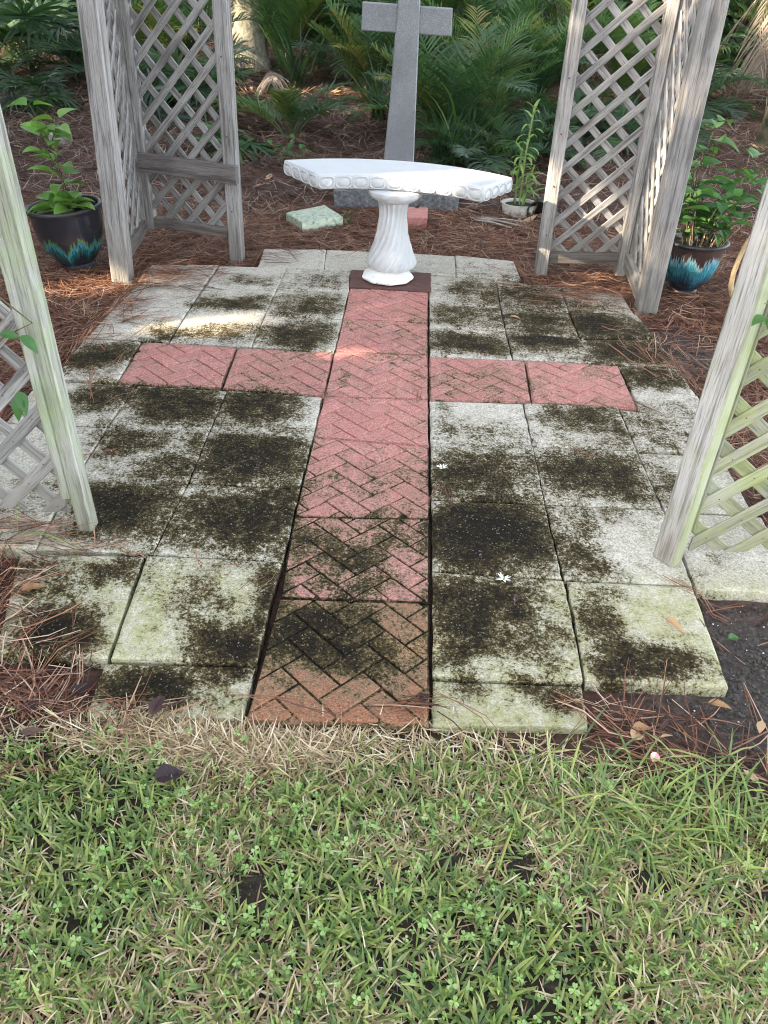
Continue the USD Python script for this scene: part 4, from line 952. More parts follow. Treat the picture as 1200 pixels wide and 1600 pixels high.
def curve(L, el, bend, n=12, wob=0, r=None):
    """points of an arching stem in the x-z plane: starts at elevation el, turns down by bend over its length"""
    s = np.linspace(0, 1, n); a = el - bend * s ** 1.3
    d = np.stack([np.cos(a), (0 if r is None else wob * np.sin(s * 3 + r.random() * 6)) + 0 * a, np.sin(a)], 1)
    d /= np.linalg.norm(d, axis=1, keepdims=True)
    p = np.cumsum(d * L / (n - 1), axis=0); p -= p[0]
    return p, d


def pinnate(L, el, bend, pairs, ll, lw, r, start=.25, vee=.5, droop=.6, forward=.75):
    p, d = curve(L, el, bend, 14, .10, r)
    ms = [tube(p, np.linspace(.006, .0015, 14) * (L ** .5) * 1.2, 4)]
    s = np.linspace(start, .99, pairs)
    Pc = np.stack([np.interp(s, np.linspace(0, 1, 14), p[:, k]) for k in range(3)], 1); Dc = np.stack([np.interp(s, np.linspace(0, 1, 14), d[:, k]) for k in range(3)], 1)
    for sg in (-1, 1):
        sd = np.cross(Dc, [0, 0, 1.0]) * sg; sd /= np.linalg.norm(sd, axis=1, keepdims=True)
        upv = np.cross(sd, Dc) * sg
        fw = forward + .35 * s[:, None] + r.normal(size=(pairs, 1)) * .08
        dir0 = sd + Dc * fw + upv * (vee + r.normal(size=(pairs, 1)) * .12); dir0 /= np.linalg.norm(dir0, axis=1, keepdims=True)
        ln = ll * (np.sin(np.pi * (.12 + .80 * (s - start) / (1 - start)) ** .8)) * (1 + .1 * r.normal(size=pairs)); ln = np.maximum(ln, ll * .25)
        st = np.linspace(0, 1, 5)
        dr = droop * (1 + .35 * r.normal(size=(pairs, 1)))
        P = Pc[:, None] + dir0[:, None] * (ln[:, None] * st[None])[..., None]
        P[..., 2] -= (dr * ln[:, None] * st[None] ** 2) * .55
        W = lw * np.array([.5, 1, .9, .6, .06])[None] * (.75 + .25 * (ln / ll))[:, None]
        N = np.cross(dir0, upv); N /= np.linalg.norm(N, axis=1, keepdims=True)
        N = N + upv * .35 * sg; N /= np.linalg.norm(N, axis=1, keepdims=True)
        ms.append(ribbons(P, W, N[:, None].repeat(5, 1)))
    return cat(ms)


def fan(L, el, bend, R_, n, r, spread=4.6, lw=.03, tilt=-.6, droop=.35):
    p, d = curve(L, el, bend, 8, .05, r)
    ms = [tube(p, np.linspace(.007, .004, 8), 4)]
    c = p[-1]; f0 = d[-1]
    ax = f0 * math.cos(tilt) + np.array([0, 0, 1.0]) * math.sin(tilt); ax /= np.linalg.norm(ax)
    sd = np.cross(ax, [0, 0, 1.0]); sd /= np.linalg.norm(sd)
    nn = np.cross(sd, ax)
    th = np.linspace(-spread / 2, spread / 2, n) + r.normal(size=n) * .03
    dirs = np.cos(th)[:, None] * ax + np.sin(th)[:, None] * sd + nn * (.12 + .06 * r.normal(size=(n, 1)))
    dirs /= np.linalg.norm(dirs, axis=1, keepdims=True)
    ln = R_ * (.78 + .22 * np.cos(th * .6)) * (1 + .06 * r.normal(size=n))
    st = np.array([0, .35, .65, .85, 1.0])
    P = c + dirs[:, None] * (ln[:, None] * st)[..., None]
    P[..., 2] -= droop * ln[:, None] * st[None] ** 3 * (1 + .4 * r.normal(size=(n, 1))) * .6
    W = lw * np.array([.25, .95, 1.0, .55, .05])[None].repeat(n, 0)
    N = np.cross(dirs, nn); N /= np.linalg.norm(N, axis=1, keepdims=True)
    sgn = np.where(np.arange(n) % 2, 1, -1)[:, None]
    N = N + nn * .45 * sgn; N /= np.linalg.norm(N, axis=1, keepdims=True)
    ms.append(ribbons(P, W, N[:, None].repeat(5, 1)))
    return cat(ms)


def zrot(m, a):
    return m[0] @ rot([0, 0, 1], a).T, m[1]


def pinnate_palm(label, loc, rotz, n, L, ll, lw, mtl, seed, pairs=34, el=(.8, 1.45), bend=(.9, 1.6), base=.06, group=None, sc=1.0, name='feather_palm', catg='palm', **kw):
    r = np.random.default_rng(seed)
    t = thing(name, label, catg, loc, rotz, group, sc)
    for i in range(n):
        a = i * 2.399 + r.normal() * .25
        m = pinnate(L * r.uniform(.7, 1.1), r.uniform(*el), r.uniform(*bend), pairs, ll, lw, r, **kw)
        v, f = zrot(m, a)
        obj('frond', (v + [base * math.cos(a) * .6, base * math.sin(a) * .6, -.02], f), mtl[i % len(mtl)], t)
    return t


def fan_palm(label, loc, rotz, n, L, R_, mtl, seed, el=(.5, 1.4), bend=(.2, .9), group=None, sc=1.0, blades=22, lw=.034):
    r = np.random.default_rng(seed)
    t = thing('fan_palm', label, 'palm', loc, rotz, group, sc)
    for i in range(n):
        a = i * 2.399 + r.normal() * .3
        m = fan(L * r.uniform(.6, 1.1), r.uniform(*el), r.uniform(*bend), R_ * r.uniform(.8, 1.1), blades, r, lw=lw, tilt=r.uniform(-.9, .1))
        v, f = zrot(m, a); obj('frond', (v + [0, 0, -.02], f), mtl[i % len(mtl)], t)
    return t


def strap_plant(label, loc, rotz, n, L, w, mtl, seed, el=(1.0, 1.5), bend=(.4, 1.5), group=None, sc=1.0, name='strap_leaf_plant', stuff=False):
    r = np.random.default_rng(seed)
    t = thing(name, label, 'plant', loc, rotz, group, sc)
    for i in range(n):
        p, d = curve(L * r.uniform(.5, 1.1), r.uniform(*el), r.uniform(*bend), 8, .08, r)
        N = np.array([[0, 1.0, 0]] * 8); W = w * np.array([.55, .8, 1, 1, .9, .7, .4, .05])
        v, f = ribbons(p[None], W[None], N[None]); a = r.random() * 6.28
        v = v @ rot([0, 0, 1], a).T + [.05 * r.normal(), .05 * r.normal(), -.02]
        obj('blade', (v, f), mtl[i % len(mtl)], t)
    return t


def G(x, y, d=0.0):
    return (x, y, float(ground_z(x, y)) + d)

# ------------------------------------------------------------------ pots and potted plants
def pot(label, loc, prof, rim_r, rim_z, mtl, foot, tilt=(0, 0), soil_z=None, thick=.014):
    t = thing('plant_pot', label, 'plant pot', loc)
    R_ = rot([0, 1, 0], tilt[0]) @ rot([1, 0, 0], tilt[1])
    zz_ = np.linspace(0, 1, 26); pp = np.array(prof)
    zi = np.interp(zz_, np.linspace(0, 1, len(pp)), pp[:, 1]); ri = np.interp(zi, pp[:, 1], pp[:, 0])
    inner = [(r_ - thick, z) for r_, z in zip(ri[::-1], zi[::-1]) if z > soil_z - .02]
    v, f = lathe(list(zip(ri, zi)) + inner, 56, cap=True)
    obj('body', (v @ R_.T, f), mtl, t, smooth=50)
    th = np.linspace(0, 2 * np.pi, 57)
    v, f = tube(np.c_[rim_r * np.cos(th), rim_r * np.sin(th), np.full(57, rim_z)], .011, 8); obj('rim', (v @ R_.T, f), M['pot_rim'], t, smooth=60)
    v, f = lathe(foot, 48); obj('foot', (v, f), M['pot_rim'], t, smooth=40)
    v, f = lathe([(.001, soil_z), (rim_r * .5, soil_z + .012), (rim_r - .02, soil_z)], 24, cap=False)
    v[:, 2] += (meshkit.fbm(v * 40, 3, 4) - .5) * .02
    obj('soil', (v @ R_.T, f), M['soil'], t)
    return t


pot('black glazed pot with blue and green drips behind the far left lattice post', (-1.690, 3.085, -.045), [(.088, .04), (.118, .075), (.150, .125), (.168, .18), (.176, .24), (.180, .30), (.186, .325)], .186, .328, M['glaze_black'], [(.100, 0), (.104, .008), (.102, .03), (.090, .04), (.088, .05)], tilt=(-.07, .03), soil_z=.292)
pot('teal drip-glazed pot with a dark rim behind the far right lattice post', (1.582, 3.13, -.045), [(.070, .04), (.098, .07), (.128, .115), (.146, .17), (.152, .22), (.156, .25), (.164, .285)], .165, .288, M['glaze_teal'], [(.072, 0), (.076, .008), (.074, .03), (.066, .038), (.066, .05)], soil_z=.255)


def leafy_plant(label, loc, stems, mtl, seed, name='potted_plant', L=.085, W=.055, per=7, catg='plant', stem_r=.004, droop=.35, cup=.2):
    """stems: list of point lists; pairs of leaves climb each stem, biggest half way"""
    r = np.random.default_rng(seed)
    t = thing(name, label, catg, loc)
    for st in stems:
        st = np.array(st, float); s0 = np.concatenate([[0], np.cumsum(np.linalg.norm(np.diff(st, axis=0), axis=1))])
        q = np.linspace(0, s0[-1], 9); st = np.stack([np.interp(q, s0, st[:, k]) for k in range(3)], 1)
        v, f = tube(st, np.linspace(stem_r, stem_r * .5, 9), 5); obj('stem', (v, f), M['stem'], t)
        for i in range(per):
            u = .22 + .78 * (i + .5) / per if i < per - 2 else 1.0
            p = np.array([np.interp(u, np.linspace(0, 1, 9), st[:, k]) for k in range(3)])
            yaw = i * 2.4 + r.normal() * .4 + seed
            l = L * (1 - .25 * abs(u - .7)) * r.uniform(.75, 1.15)
            v, f = leaf_mesh(l, W * l / L, cup, droop * r.uniform(.5, 1.4)); v = v + [.018, 0, 0]
            v = np.vstack([v, [[0, .0012, 0], [0, -.0012, 0], [.020, 0, 0]]]); f = np.vstack([f, [[len(v) - 3, len(v) - 2, len(v) - 1]]])
            obj('leaf', (place(v, yaw, r.uniform(.0, .6), r.normal() * .25, p), f), mtl, t)
    return t


leafy_plant('bright lime-green serrated-leaf plant growing from the black glazed pot', (-1.70, 3.09, .25), [[(0, 0, 0), (.01, 0, .12), (-.01, -.02, .30), (-.05, -.02, .42), (-.09, -.01, .50)], [(0.0, .02, 0), (-.01, 0, .2), (-.07, -.02, .36)], [(0.03, -.03, 0), (.045, -.05, .07)], [(-.02, -.05, 0), (-.05, -.08, .07)], [(-.04, .0, .30), (.02, -.02, .40), (.03, -.01, .44)]], M['bright_leaf'], 5, L=.145, W=.098, per=8)
rs = np.random.default_rng(12)
leafy_plant('dark green broad-leaf bush growing from the teal pot at right', (1.59, 3.13, .20), [[(.05 * math.cos(a), .05 * math.sin(a), 0), (.08 * math.cos(a), .08 * math.sin(a), h * .5), (.2 * math.cos(a) * w, .2 * math.sin(a) * w, h)] for a, h, w in [(0, .36, .8), (.7, .42, 1.5), (1.5, .5, .5), (2.3, .46, .4), (3.2, .40, .5), (4.0, .30, .7), (4.8, .27, .8), (5.5, .34, 1.2), (6.1, .30, 1.7), (.3, .44, 1.9), (5.2, .2, 1.3), (2.8, .60, .2)]], M['green_leaf'], 9, L=.125, W=.09, per=8, droop=.4)
# drying stems in the teal pot
t = thing('dry_stems', 'dry tan stems poking up in the teal pot under the bush', 'dead stems', (1.59, 3.11, .20))
for i in range(22):
    a = rs.uniform(0, 6.28); q = rs.uniform(.02, .12)
    v, f = tube([(q * math.cos(a), q * math.sin(a), 0), (q * 1.2 * math.cos(a), q * 1.2 * math.sin(a), .06), (q * 1.5 * math.cos(a) + rs.normal() * .02, q * 1.5 * math.sin(a), rs.uniform(.09, .16))], .0022, 4)
    obj('stem', (v, f), M['twig'], t)
leafy_plant('small leafy weed sprouting from the mulch just behind the left tip of the bench', G(-.93, 5.6), [[(0, 0, 0), (.02, 0, .12), (.03, -.02, .22)], [(0, 0, 0), (-.06, -.02, .10), (-.09, -.03, .16)], [(0, 0, 0), (.08, -.02, .10), (.12, -.02, .13)]], M['green_leaf'], 15, 'weed', L=.12, W=.05, per=6)
leafy_plant('small broad-leaf sprig beside the far right lattice post above the bush', G(2.62, 6.9), [[(0, 0, 0), (.02, 0, .1), (.10, -.02, .18)], [(0, 0, 0), (-.04, -.02, .16)]], M['green_leaf'], 16, 'weed', L=.16, W=.10, per=4)
# white bowl with a lily, tipped nursery pot
t = thing('white_bowl', 'dirty white planter bowl behind the right end of the bench', 'plant pot', G(.83, 4.57, -.015))
v, f = lathe([(.085, 0), (.105, .02), (.118, .07), (.122, .095), (.126, .10), (.112, .10), (.108, .08), (.09, .075)], 40); obj('body', (v, f), M['bowl'], t, smooth=50)
v, f = lathe([(.001, .088), (.06, .09), (.107, .082)], 20, cap=False); obj('soil', (v, f), M['soil'], t)
t = thing('lily_plant', 'pale green lily with whorled strap leaves in the white planter bowl', 'plant', G(.83, 4.57, .07))
r = np.random.default_rng(31)
for sx_, h in ((0.0, .62), (-.03, .36), (.03, .26)):
    st = np.array([(sx_, 0, 0), (sx_ * 1.2, .0, h * .5), (sx_ * 1.6 + .02, -.01, h)])
    v, f = tube(st, .006, 6); obj('stem', (v, f), M['lily_leaf'], t)
    for i in range(int(h * 42)):
        u = .15 + .85 * (i / (h * 42)); p, d = curve(r.uniform(.13, .2) * (1.1 - .4 * u), r.uniform(.3, .9) + .5 * (u > .9), r.uniform(.9, 1.9), 6)
        W = .024 * np.array([.5, 1, 1, .8, .5, .05]); v, f = ribbons(p[None], W[None], np.array([[[0, 1.0, 0]] * 6])); v[1::2, 2] += .002
        c = np.array([np.interp(u, [0, .5, 1], st[:, k]) for k in range(3)])
        obj('leaf', (v @ rot([0, 0, 1], i * 2.4 + r.normal() * .3).T + c, f), M['lily_leaf'], t)
t = thing('nursery_pot', 'black plastic nursery pot tipped on its side by the white bowl', 'plant pot', G(.95, 4.44, .062))
v, f = lathe([(.055, -.12), (.060, -.115), (.075, 0), (.080, .004), (.080, .016), (.072, .016), (.070, 0), (.052, -.112)], 36)
v = v @ rot([1, 0, 0], math.pi / 2 + .1).T @ rot([0, 0, 1], -.25).T; obj('body', (v, f), M['black_plastic'], t, smooth=40)
# bent branch and dead sticks
t = thing('bent_branch', 'smooth tan bent branch rising from the straw behind the near right post', 'branch', (0, 0, 0))
v, f = tube([(1.79, 2.86, -.03), (1.765, 2.86, .03), (1.735, 2.855, .065), (1.722, 2.855, .10), (1.718, 2.855, .16), (1.722, 2.85, .23), (1.735, 2.85, .30), (1.76, 2.845, .37), (1.80, 2.84, .42), (1.87, 2.84, .45), (1.95, 2.85, .46)], [.015, .016, .015, .013, .012, .0115, .011, .011, .0105, .010, .009], 8)
obj('limb', (v, f), M['twig'], t, smooth=60)
v, f = tube([(1.735, 2.855, .065), (1.75, 2.84, .05), (1.775, 2.83, .045)], [.012, .010, .007], 6); obj('knot', (v, f), M['twig'], t, smooth=60)
t = thing('dead_branch', 'bundle of dry grey sticks lying on the straw right of the cross base', 'branch', G(.63, 4.28, .02))
for i in range(9):
    a = -.55 + .22 * r.normal(); l = r.uniform(.12, .34); o = np.array([r.normal() * .06, r.normal() * .05, r.uniform(0, .02)]); d = np.array([math.cos(a), math.sin(a), r.normal() * .05])
    v, f = tube([o - d * l / 2, o + [0, 0, .008], o + d * l / 2], [.004, .007, .003], 5); obj('stick', (v, f), M['grey_stick'], t)
# vines on the near posts
def vine(label, path, leaves, seed, sz=.075):
    r = np.random.default_rng(seed); t = thing('vine', label, 'vine', (0, 0, 0))
    v, f = tube(path, .0022, 5); obj('stem', (v, f), M['stem'], t)
    for p, yaw, pit, l in leaves:
        v, f = leaf_mesh(l, l * .55, .15, .3); obj('leaf', (place(v, yaw, pit, r.normal() * .4, p), f), M['green_leaf'], t)
    return t
vine('thin vine with dark oval leaves climbing the near left lattice post', [(-1.02, .64, .40), (-.93, .62, .54), (-.88, .615, .60), (-.80, .62, .64), (-.90, .60, .75), (-.86, .60, .92)],
     [((-.845, .58, .92), -1.2, -.5, .055), ((-.90, .585, .70), -2.4, -.2, .05), ((-.87, .59, .62), .15, -.05, .045), ((-.825, .60, .615), -.3, -.6, .055), ((-.98, .59, .60), 2.8, .1, .05), ((-.86, .59, .47), -.9, -.7, .06), ((-.855, .585, .46), -1.9, -1.0, .065), ((-.95, .58, .66), 2.2, .3, .05), ((-.91, .59, .63), -.8, -.3, .05), ((-.89, .585, .655), 1.2, .2, .04)], 4)
vine('vine with glossy green leaves hanging on the near right lattice post', [(.99, .60, .66), (.94, .59, .72), (.91, .585, .79), (.94, .59, .86)],
     [((.90, .565, .79), -1.7, .5, .075), ((.905, .565, .75), -.6, -.2, .085), ((.92, .565, .73), .2, .3, .08), ((.905, .56, .76), -2.4, .2, .06), ((.93, .565, .70), -.4, -.4, .07), ((.93, .57, .79), .5, .4, .07)], 6)

# ------------------------------------------------------------------ undergrowth behind the patio
P1, P2, P3, P4, PD = M['palm'], M['palm_dark'], M['palm_blue'], M['palm_yellow'], M['dead_palm']
BG = 'palms of the thicket behind the patio'
clump = pinnate_palm('tall feather palm with a broad plume of fronds just right of the cross', G(.36, 6.25), .4, 15, 1.25, .36, .019, [P1, P1, P2, P1, P4], 101, el=(1.15, 1.52), bend=(.5, 1.5), group=None)
up1 = pinnate_palm('single upright feather frond with wide spread leaflets right of the cross', G(.78, 6.9), 1.2, 5, 1.10, .42, .019, [P1, P4], 102, el=(1.2, 1.5), bend=(.3, .9), pairs=26, name='young_palm')
arch = pinnate_palm('low arching feather palm with dense narrow leaflets behind the white bowl', G(.93, 6.05), 2.2, 13, .78, .25, .013, [P2, P1, P2, P3], 103, el=(.7, 1.3), bend=(1.0, 1.9), name='low_feather_palm', pairs=40)
low2 = copy_of(arch, 'low arching feather palm between the cross and the far right lattice', G(1.42, 7.0), 4.0, 1.15, cat='palm')
low3 = pinnate_palm('small yellowing feather palm in the mulch left of the bench', G(-1.02, 6.55), .3, 12, .74, .23, .014, [P1, P4, P2], 104, el=(.75, 1.4), bend=(.8, 1.9), name='yellowing_palm', pairs=32)
fanS = fan_palm('small fan palm seedling beside the far left lattice post', G(-1.42, 5.85), .9, 7, .24, .30, [P1, P2], 105, el=(.5, 1.2), blades=14, lw=.026)
fanB = fan_palm('big fan palm with stiff blades at the upper left edge', G(-4.35, 9.1), 0, 16, .75, .62, [P2, P3, P2, P1], 106, blades=26, lw=.042)
fan2 = copy_of(fanB, 'fan palm behind the far left lattice panel', G(-2.1, 7.4), 1.9, .72, cat='palm')
fan3 = copy_of(fanB, 'low fan palm on the mulch left of the far left post', G(-3.55, 7.2), 4.1, .42, cat='palm')
fan4 = copy_of(fanB, 'fan palm leaning at the far left edge of the thicket', G(-5.1, 8.2), 2.7, .8, cat='palm')
blue = pinnate_palm('grey-green feather palm with drooping fronds left of the far left post', G(-3.0, 8.6), 1.0, 10, 1.3, .38, .018, [P3, P2], 107, el=(.5, 1.2), bend=(1.0, 1.7), name='grey_feather_palm')
copy_of(blue, 'grey-green feather palm with fronds spread on the ground left of the cross', G(-.62, 9.6), 2.0, .9, cat='palm')
copy_of(clump, 'tall feather palm seen through the far left lattice', G(-2.55, 8.6), 2.0, 1.0)
copy_of(clump, 'tall feather palm in front of the palm trunk', G(-1.55, 9.9), 3.1, 1.1)
copy_of(clump, 'tall feather palm close left of the cross arm', G(-.95, 11.0), 4.4, 1.2)
copy_of(clump, 'tall feather palm directly behind the cross', G(.12, 9.6), 5.2, 1.2)
copy_of(clump, 'tall feather palm between the cross arm and the dark trunk', G(.95, 9.3), .6, 1.15)
copy_of(clump, 'tall feather palm seen through the far right lattice', G(2.35, 8.6), 1.5, 1.0)
copy_of(up1, 'upright young palm in front of the dark trunk', G(1.9, 9.7), 2.4, 1.1)
copy_of(up1, 'upright young palm behind the low palms by the far right post', G(1.25, 8.3), 3.7, .9)
copy_of(arch, 'low arching feather palm behind the far right lattice panel', G(2.1, 6.6), 5.0, 1.0, cat='palm')
copy_of(low3, 'yellowing palm in deep shade right behind the cross', G(.12, 7.0), 2.6, 1.1)
st1 = strap_plant('tuft of long strap leaves growing at the right foot of the cross', G(.52, 6.2), 0, 34, .95, .022, [P1, P1, P4, P2], 108)
copy_of(st1, 'tuft of long strap leaves in the dark thicket left of the cross arm', G(-.45, 9.0), 1.2, 1.2)
copy_of(st1, 'tuft of strap leaves beside the palm trunk', G(-1.25, 8.9), 2.9, 1.1)
copy_of(st1, 'tuft of strap leaves behind the far left lattice', G(-2.6, 7.2), .5, .7)
copy_of(st1, 'tuft of strap leaves behind the far right lattice', G(1.75, 7.6), 3.9, .8)
copy_of(st1, 'upright tuft of grassy leaves left of the far right lattice top', G(1.75, 9.9), 4.9, 1.25)
for src, label, x, y, a, q in [(clump, 'feather palm in the shade close behind the left arm of the cross', -.42, 8.3, 1.0, .95), (clump, 'feather palm filling the gap right of the cross, second row', .75, 7.7, 3.3, 1.0), (clump, 'feather palm behind the low palms by the far right lattice', 1.25, 7.9, .2, .95), (clump, 'feather palm at the top left between the fan palms', -3.3, 10.0, 2.2, 1.1), (st1, 'tuft of strap leaves right beside the right face of the cross shaft', .34, 5.75, 2.0, .85), (arch, 'low arching feather palm at the right foot of the cross', .60, 5.75, 3.3, .85), (st1, 'tuft of strap leaves in the shade left of the cross shaft', -.28, 7.4, 4.4, .75), (blue, 'grey-green feather palm under the fan palm at left', -3.7, 9.2, 3.0, .9), (clump, 'feather palm between the palm trunk and the cross, third row', -1.2, 10.4, 5.0, 1.2), (st1, 'tuft of strap leaves at the foot of the dark fibrous trunk', 1.15, 10.2, .8, 1.3), (clump, 'feather palm behind the tan skirt of dead fronds', 4.6, 10.2, 1.2, 1.2), (arch, 'low arching feather palm behind the bush in the teal pot', 3.0, 8.4, .9, 1.1)]:
    copy_of(src, label, G(x, y), a, q, cat='plant' if src is st1 else 'palm')
# back rows: nothing tells these apart
rb = np.random.default_rng(55)
back = [clump, clump, up1, blue, st1, fanB]
for i in range(46):
    x = rb.uniform(-7.5, 7.5); y = rb.uniform(10.6, 15.0); src = back[rb.integers(0, len(back))]
    if abs(x) < 1 and y < 11.5:
        y += 1.5
    kind = {'feather_palm': 'green feather palm', 'young_palm': 'sparse upright palm', 'grey_feather_palm': 'grey-green feather palm', 'strap_leaf_plant': 'tuft of strap leaves', 'fan_palm': 'fan palm'}[src.GetPrim().GetName().removesuffix('_001')]
    copy_of(src, kind + ' in the dark back rows of the thicket', G(x, y), rb.uniform(0, 6.28), rb.uniform(1.0, 1.7), group=kind + ' plants in the back rows of the thicket')
# dead fronds
def dead_skirt(label, loc, seed, n, L, down=True):
    r = np.random.default_rng(seed); t = thing('dead_palm_fronds', label, 'dead fronds', loc)
    for i in range(n):
        m = pinnate(L * r.uniform(.7, 1.2), r.uniform(-1.3, -.7) if down else r.uniform(-.05, .4), r.uniform(.1, .6), 22, .34, .014, r, vee=.0, droop=1.2, forward=1.2)
        v, f = zrot(m, r.uniform(0, 6.28)); obj('frond', (v + [r.normal() * .12, r.normal() * .12, r.normal() * .1], f), PD, t)
    return t
dead_skirt('skirt of hanging tan dead fronds at the upper right corner', (4.0, 8.9, 1.55), 71, 18, 1.35)
dead_skirt('dry dead fronds lying under the palms left of the cross', G(-.55, 8.9, .12), 72, 8, .9, False)
dead_skirt('dry grey fronds lying on the mulch by the palm trunk', G(-1.75, 9.3, .12), 73, 6, .9, False)
dead_skirt('dry fronds heaped below the dark trunk right of the cross', G(1.7, 10.2, .15), 74, 7, 1.0, False)
dead_skirt('dead fronds on the mulch under the tan skirt at right', G(3.7, 8.6, .10), 75, 6, .8, False)


def trunk_mesh(h, r0, r1, seed, lean=(0, 0), n=22, ring=.0, rough=.1):
    z = np.linspace(0, 1, int(h / .09) + 4)
    P = np.c_[lean[0] * z ** 1.3 + .03 * np.sin(z * 5 + seed), lean[1] * z ** 1.3, z * h]
    rr = r0 + (r1 - r0) * z + .35 * r0 * np.exp(-z * h / .18)
    v, f = tube(P, rr, n)
    k = len(z) * n
    c = np.repeat(P, n, 0); d = v[:k] - c
    nz = meshkit.fbm(np.c_[d * 14 / max(r0, .1) * .2 + seed, ][:, :3] + np.c_[v[:k, 2:] * 0, v[:k, 2:] * 0, v[:k, 2:] * 3], 3, seed) - .5
    rg = np.abs(np.sin(v[:k, 2:] * 26)) ** 4 * ring
    v[:k] = c + d * (1 + rough * 2 * nz[:, None] + rg)
    return v, f


t = thing('palm_trunk', 'pale mottled palm trunk standing beyond the far left lattice post', 'tree', G(-2.0, 10.1, -.1))
obj('trunk', trunk_mesh(4.6, .21, .17, 3, (.1, .1), ring=.05), M['palm_bark'], t, smooth=60)
for i in range(14):
    r = np.random.default_rng(500 + i)
    v, f = zrot(pinnate(2.1 * r.uniform(.8, 1.1), r.uniform(.1, 1.2), 1.3, 34, .5, .035, r), i * 2.399); obj('frond', (v + [.1, .1, 4.5], f), [P1, P2][i % 2], t)
t = thing('fibrous_trunk', 'thick dark brown fibrous trunk in the thicket right of the cross', 'tree', G(1.45, 11.3, -.1))
obj('trunk', trunk_mesh(4.2, .42, .34, 5, (.2, .3), ring=.12, rough=.25), M['bark_dark'], t, smooth=60)
r = np.random.default_rng(61)
fm = []
for i in range(160):
    a = r.uniform(0, 6.28); z0 = r.uniform(.5, 3.4); q = .40
    fm.append(tube([(q * math.cos(a), q * math.sin(a), z0), (1.2 * q * math.cos(a), 1.2 * q * math.sin(a), z0 - .25), (1.25 * q * math.cos(a + .1), 1.25 * q * math.sin(a + .1), z0 - r.uniform(.5, .9))], [.012, .009, .003], 4))
o = obj('hanging_fibre', cat(fm), M['dead_palm'], t); tag(o, kind='stuff')
for i in range(14):
    v, f = zrot(pinnate(2.0 * r.uniform(.8, 1.1), r.uniform(-.2, 1.2), 1.3, 30, .5, .035, r), i * 2.399); obj('frond', (v + [.2, .3, 4.1], f), [P2, P1][i % 2], t)
t = thing('tree_trunk', 'dark mossy leaning trunk cut by the right edge of the picture', 'tree', G(3.42, 7.0, -.1))
obj('trunk', trunk_mesh(4.5, .17, .13, 9, (.5, .2), rough=.12), M['bark_dark'], t, smooth=60)


def crown_mesh(seed, n, lobes, leaf):
    r = np.random.default_rng(seed)
    k = r.integers(0, len(lobes), n); lb = np.array(lobes)[k]
    d = r.normal(size=(n, 3)); d /= np.linalg.norm(d, axis=1, keepdims=True)
    c = lb[:, :3] + d * (r.random(n) ** .45)[:, None] * lb[:, 3:6]
    ax = r.normal(size=(n, 3)) + [0, 0, -.3]; ax /= np.linalg.norm(ax, axis=1, keepdims=True)
    P = np.stack([c - ax * leaf * .5, c, c + ax * leaf * .5], 1); N = np.cross(ax, r.normal(size=(n, 3))); N /= np.linalg.norm(N, axis=1, keepdims=True)
    W = leaf * .5 * np.array([.1, 1, .1])[None] * r.uniform(.7, 1.2, (n, 1))
    return ribbons(P, W, N[:, None].repeat(3, 1))


TREES = 'woodland trees around the patio'
lob = [(0, 0, 4.6, 1.7, 1.7, 1.3), (1.1, .4, 3.8, 1.3, 1.3, 1.0), (-1.0, .6, 3.7, 1.4, 1.3, 1.0), (.2, -1.2, 3.6, 1.3, 1.2, 1.0), (0, .9, 5.5, 1.2, 1.2, .9)]
tree = thing('broadleaf_tree', 'woodland tree behind the big fan palm, shading the palms', 'tree', G(-4.9, 12.0), .3, TREES)
ob = obj('trunk', trunk_mesh(4.6, .16, .08, 21, (.2, .1), rough=.08), M['bark'], tree, smooth=60)
for a in range(5):
    l = lob[a]; v, f = tube([(.1, .05, 2.4), (l[0] * .5 + .1, l[1] * .5, 3.2), (l[0], l[1], l[2])], [.07, .05, .02], 6); obj('limb', (v, f), M['bark'], tree)
obj('crown', crown_mesh(77, 5200, lob, .19), M['tree_leaf'], tree)
for i, (x, y, s_) in enumerate([(-2.9, 14.2, 1.2), (3.0, 14.4, 1.2), (5.4, 11.2, 1.1), (0.2, 15.6, 1.3), (-6.8, 9.4, 1.1), (6.6, 8.0, 1.1), (-7.6, 13.5, 1.3), (7.6, 13.8, 1.3)]):
    copy_of(tree, 'woodland tree ' + ['left of the middle at the back', 'right of the middle at the back', 'right of the fibrous trunk', 'in the middle of the back row', 'at the left side of the thicket', 'at the right side of the thicket', 'at the far left of the back row', 'at the far right of the back row'][i] + ', shading the palms', G(x, y), i * 1.3, s_)
# the low dense hedge trees on the left keep the evening sun off the patio
lob2 = [(0, 0, 1.2, 1.6, 1.5, 1.3), (.3, .4, 2.6, 1.7, 1.6, 1.2), (-.4, -.3, 3.9, 1.6, 1.5, 1.2), (.1, .1, 5.1, 1.2, 1.2, .9)]
GAPS = [((-.80, 2.26, 0), .07), ((-1.53, 2.75, 0), .10), ((-1.55, 8.6, .17), .22), ((-.75, 8.7, .17), .16), ((-.25, 8.0, .14), .12), ((-2.2, 9.95, .9), .25), ((-2.2, 9.9, .4), .2), ((1.30, 3.05, .55), .10), ((.80, 3.25, .45), .07), ((.80, 3.25, .22), .06), ((-.6, 12.2, 1.1), .3), ((3.9, 8.8, 1.1), .3)]
HEDGE = [(-6.2, -1.6), (-6.4, 1.2), (-6.1, 4.0), (-6.6, 6.6), (-6.3, -4.3), (-8.4, -.2), (-8.6, -3.2), (-8.5, 2.8), (-8.4, 5.4)]
HPLACE = ['nearest the lawn at left', 'level with the middle of the patio', 'level with the bench', 'level with the palms', 'behind the lawn', 'in the second row beside the patio', 'in the second row beside the lawn', 'in the second row beside the bench', 'in the second row beside the palms']
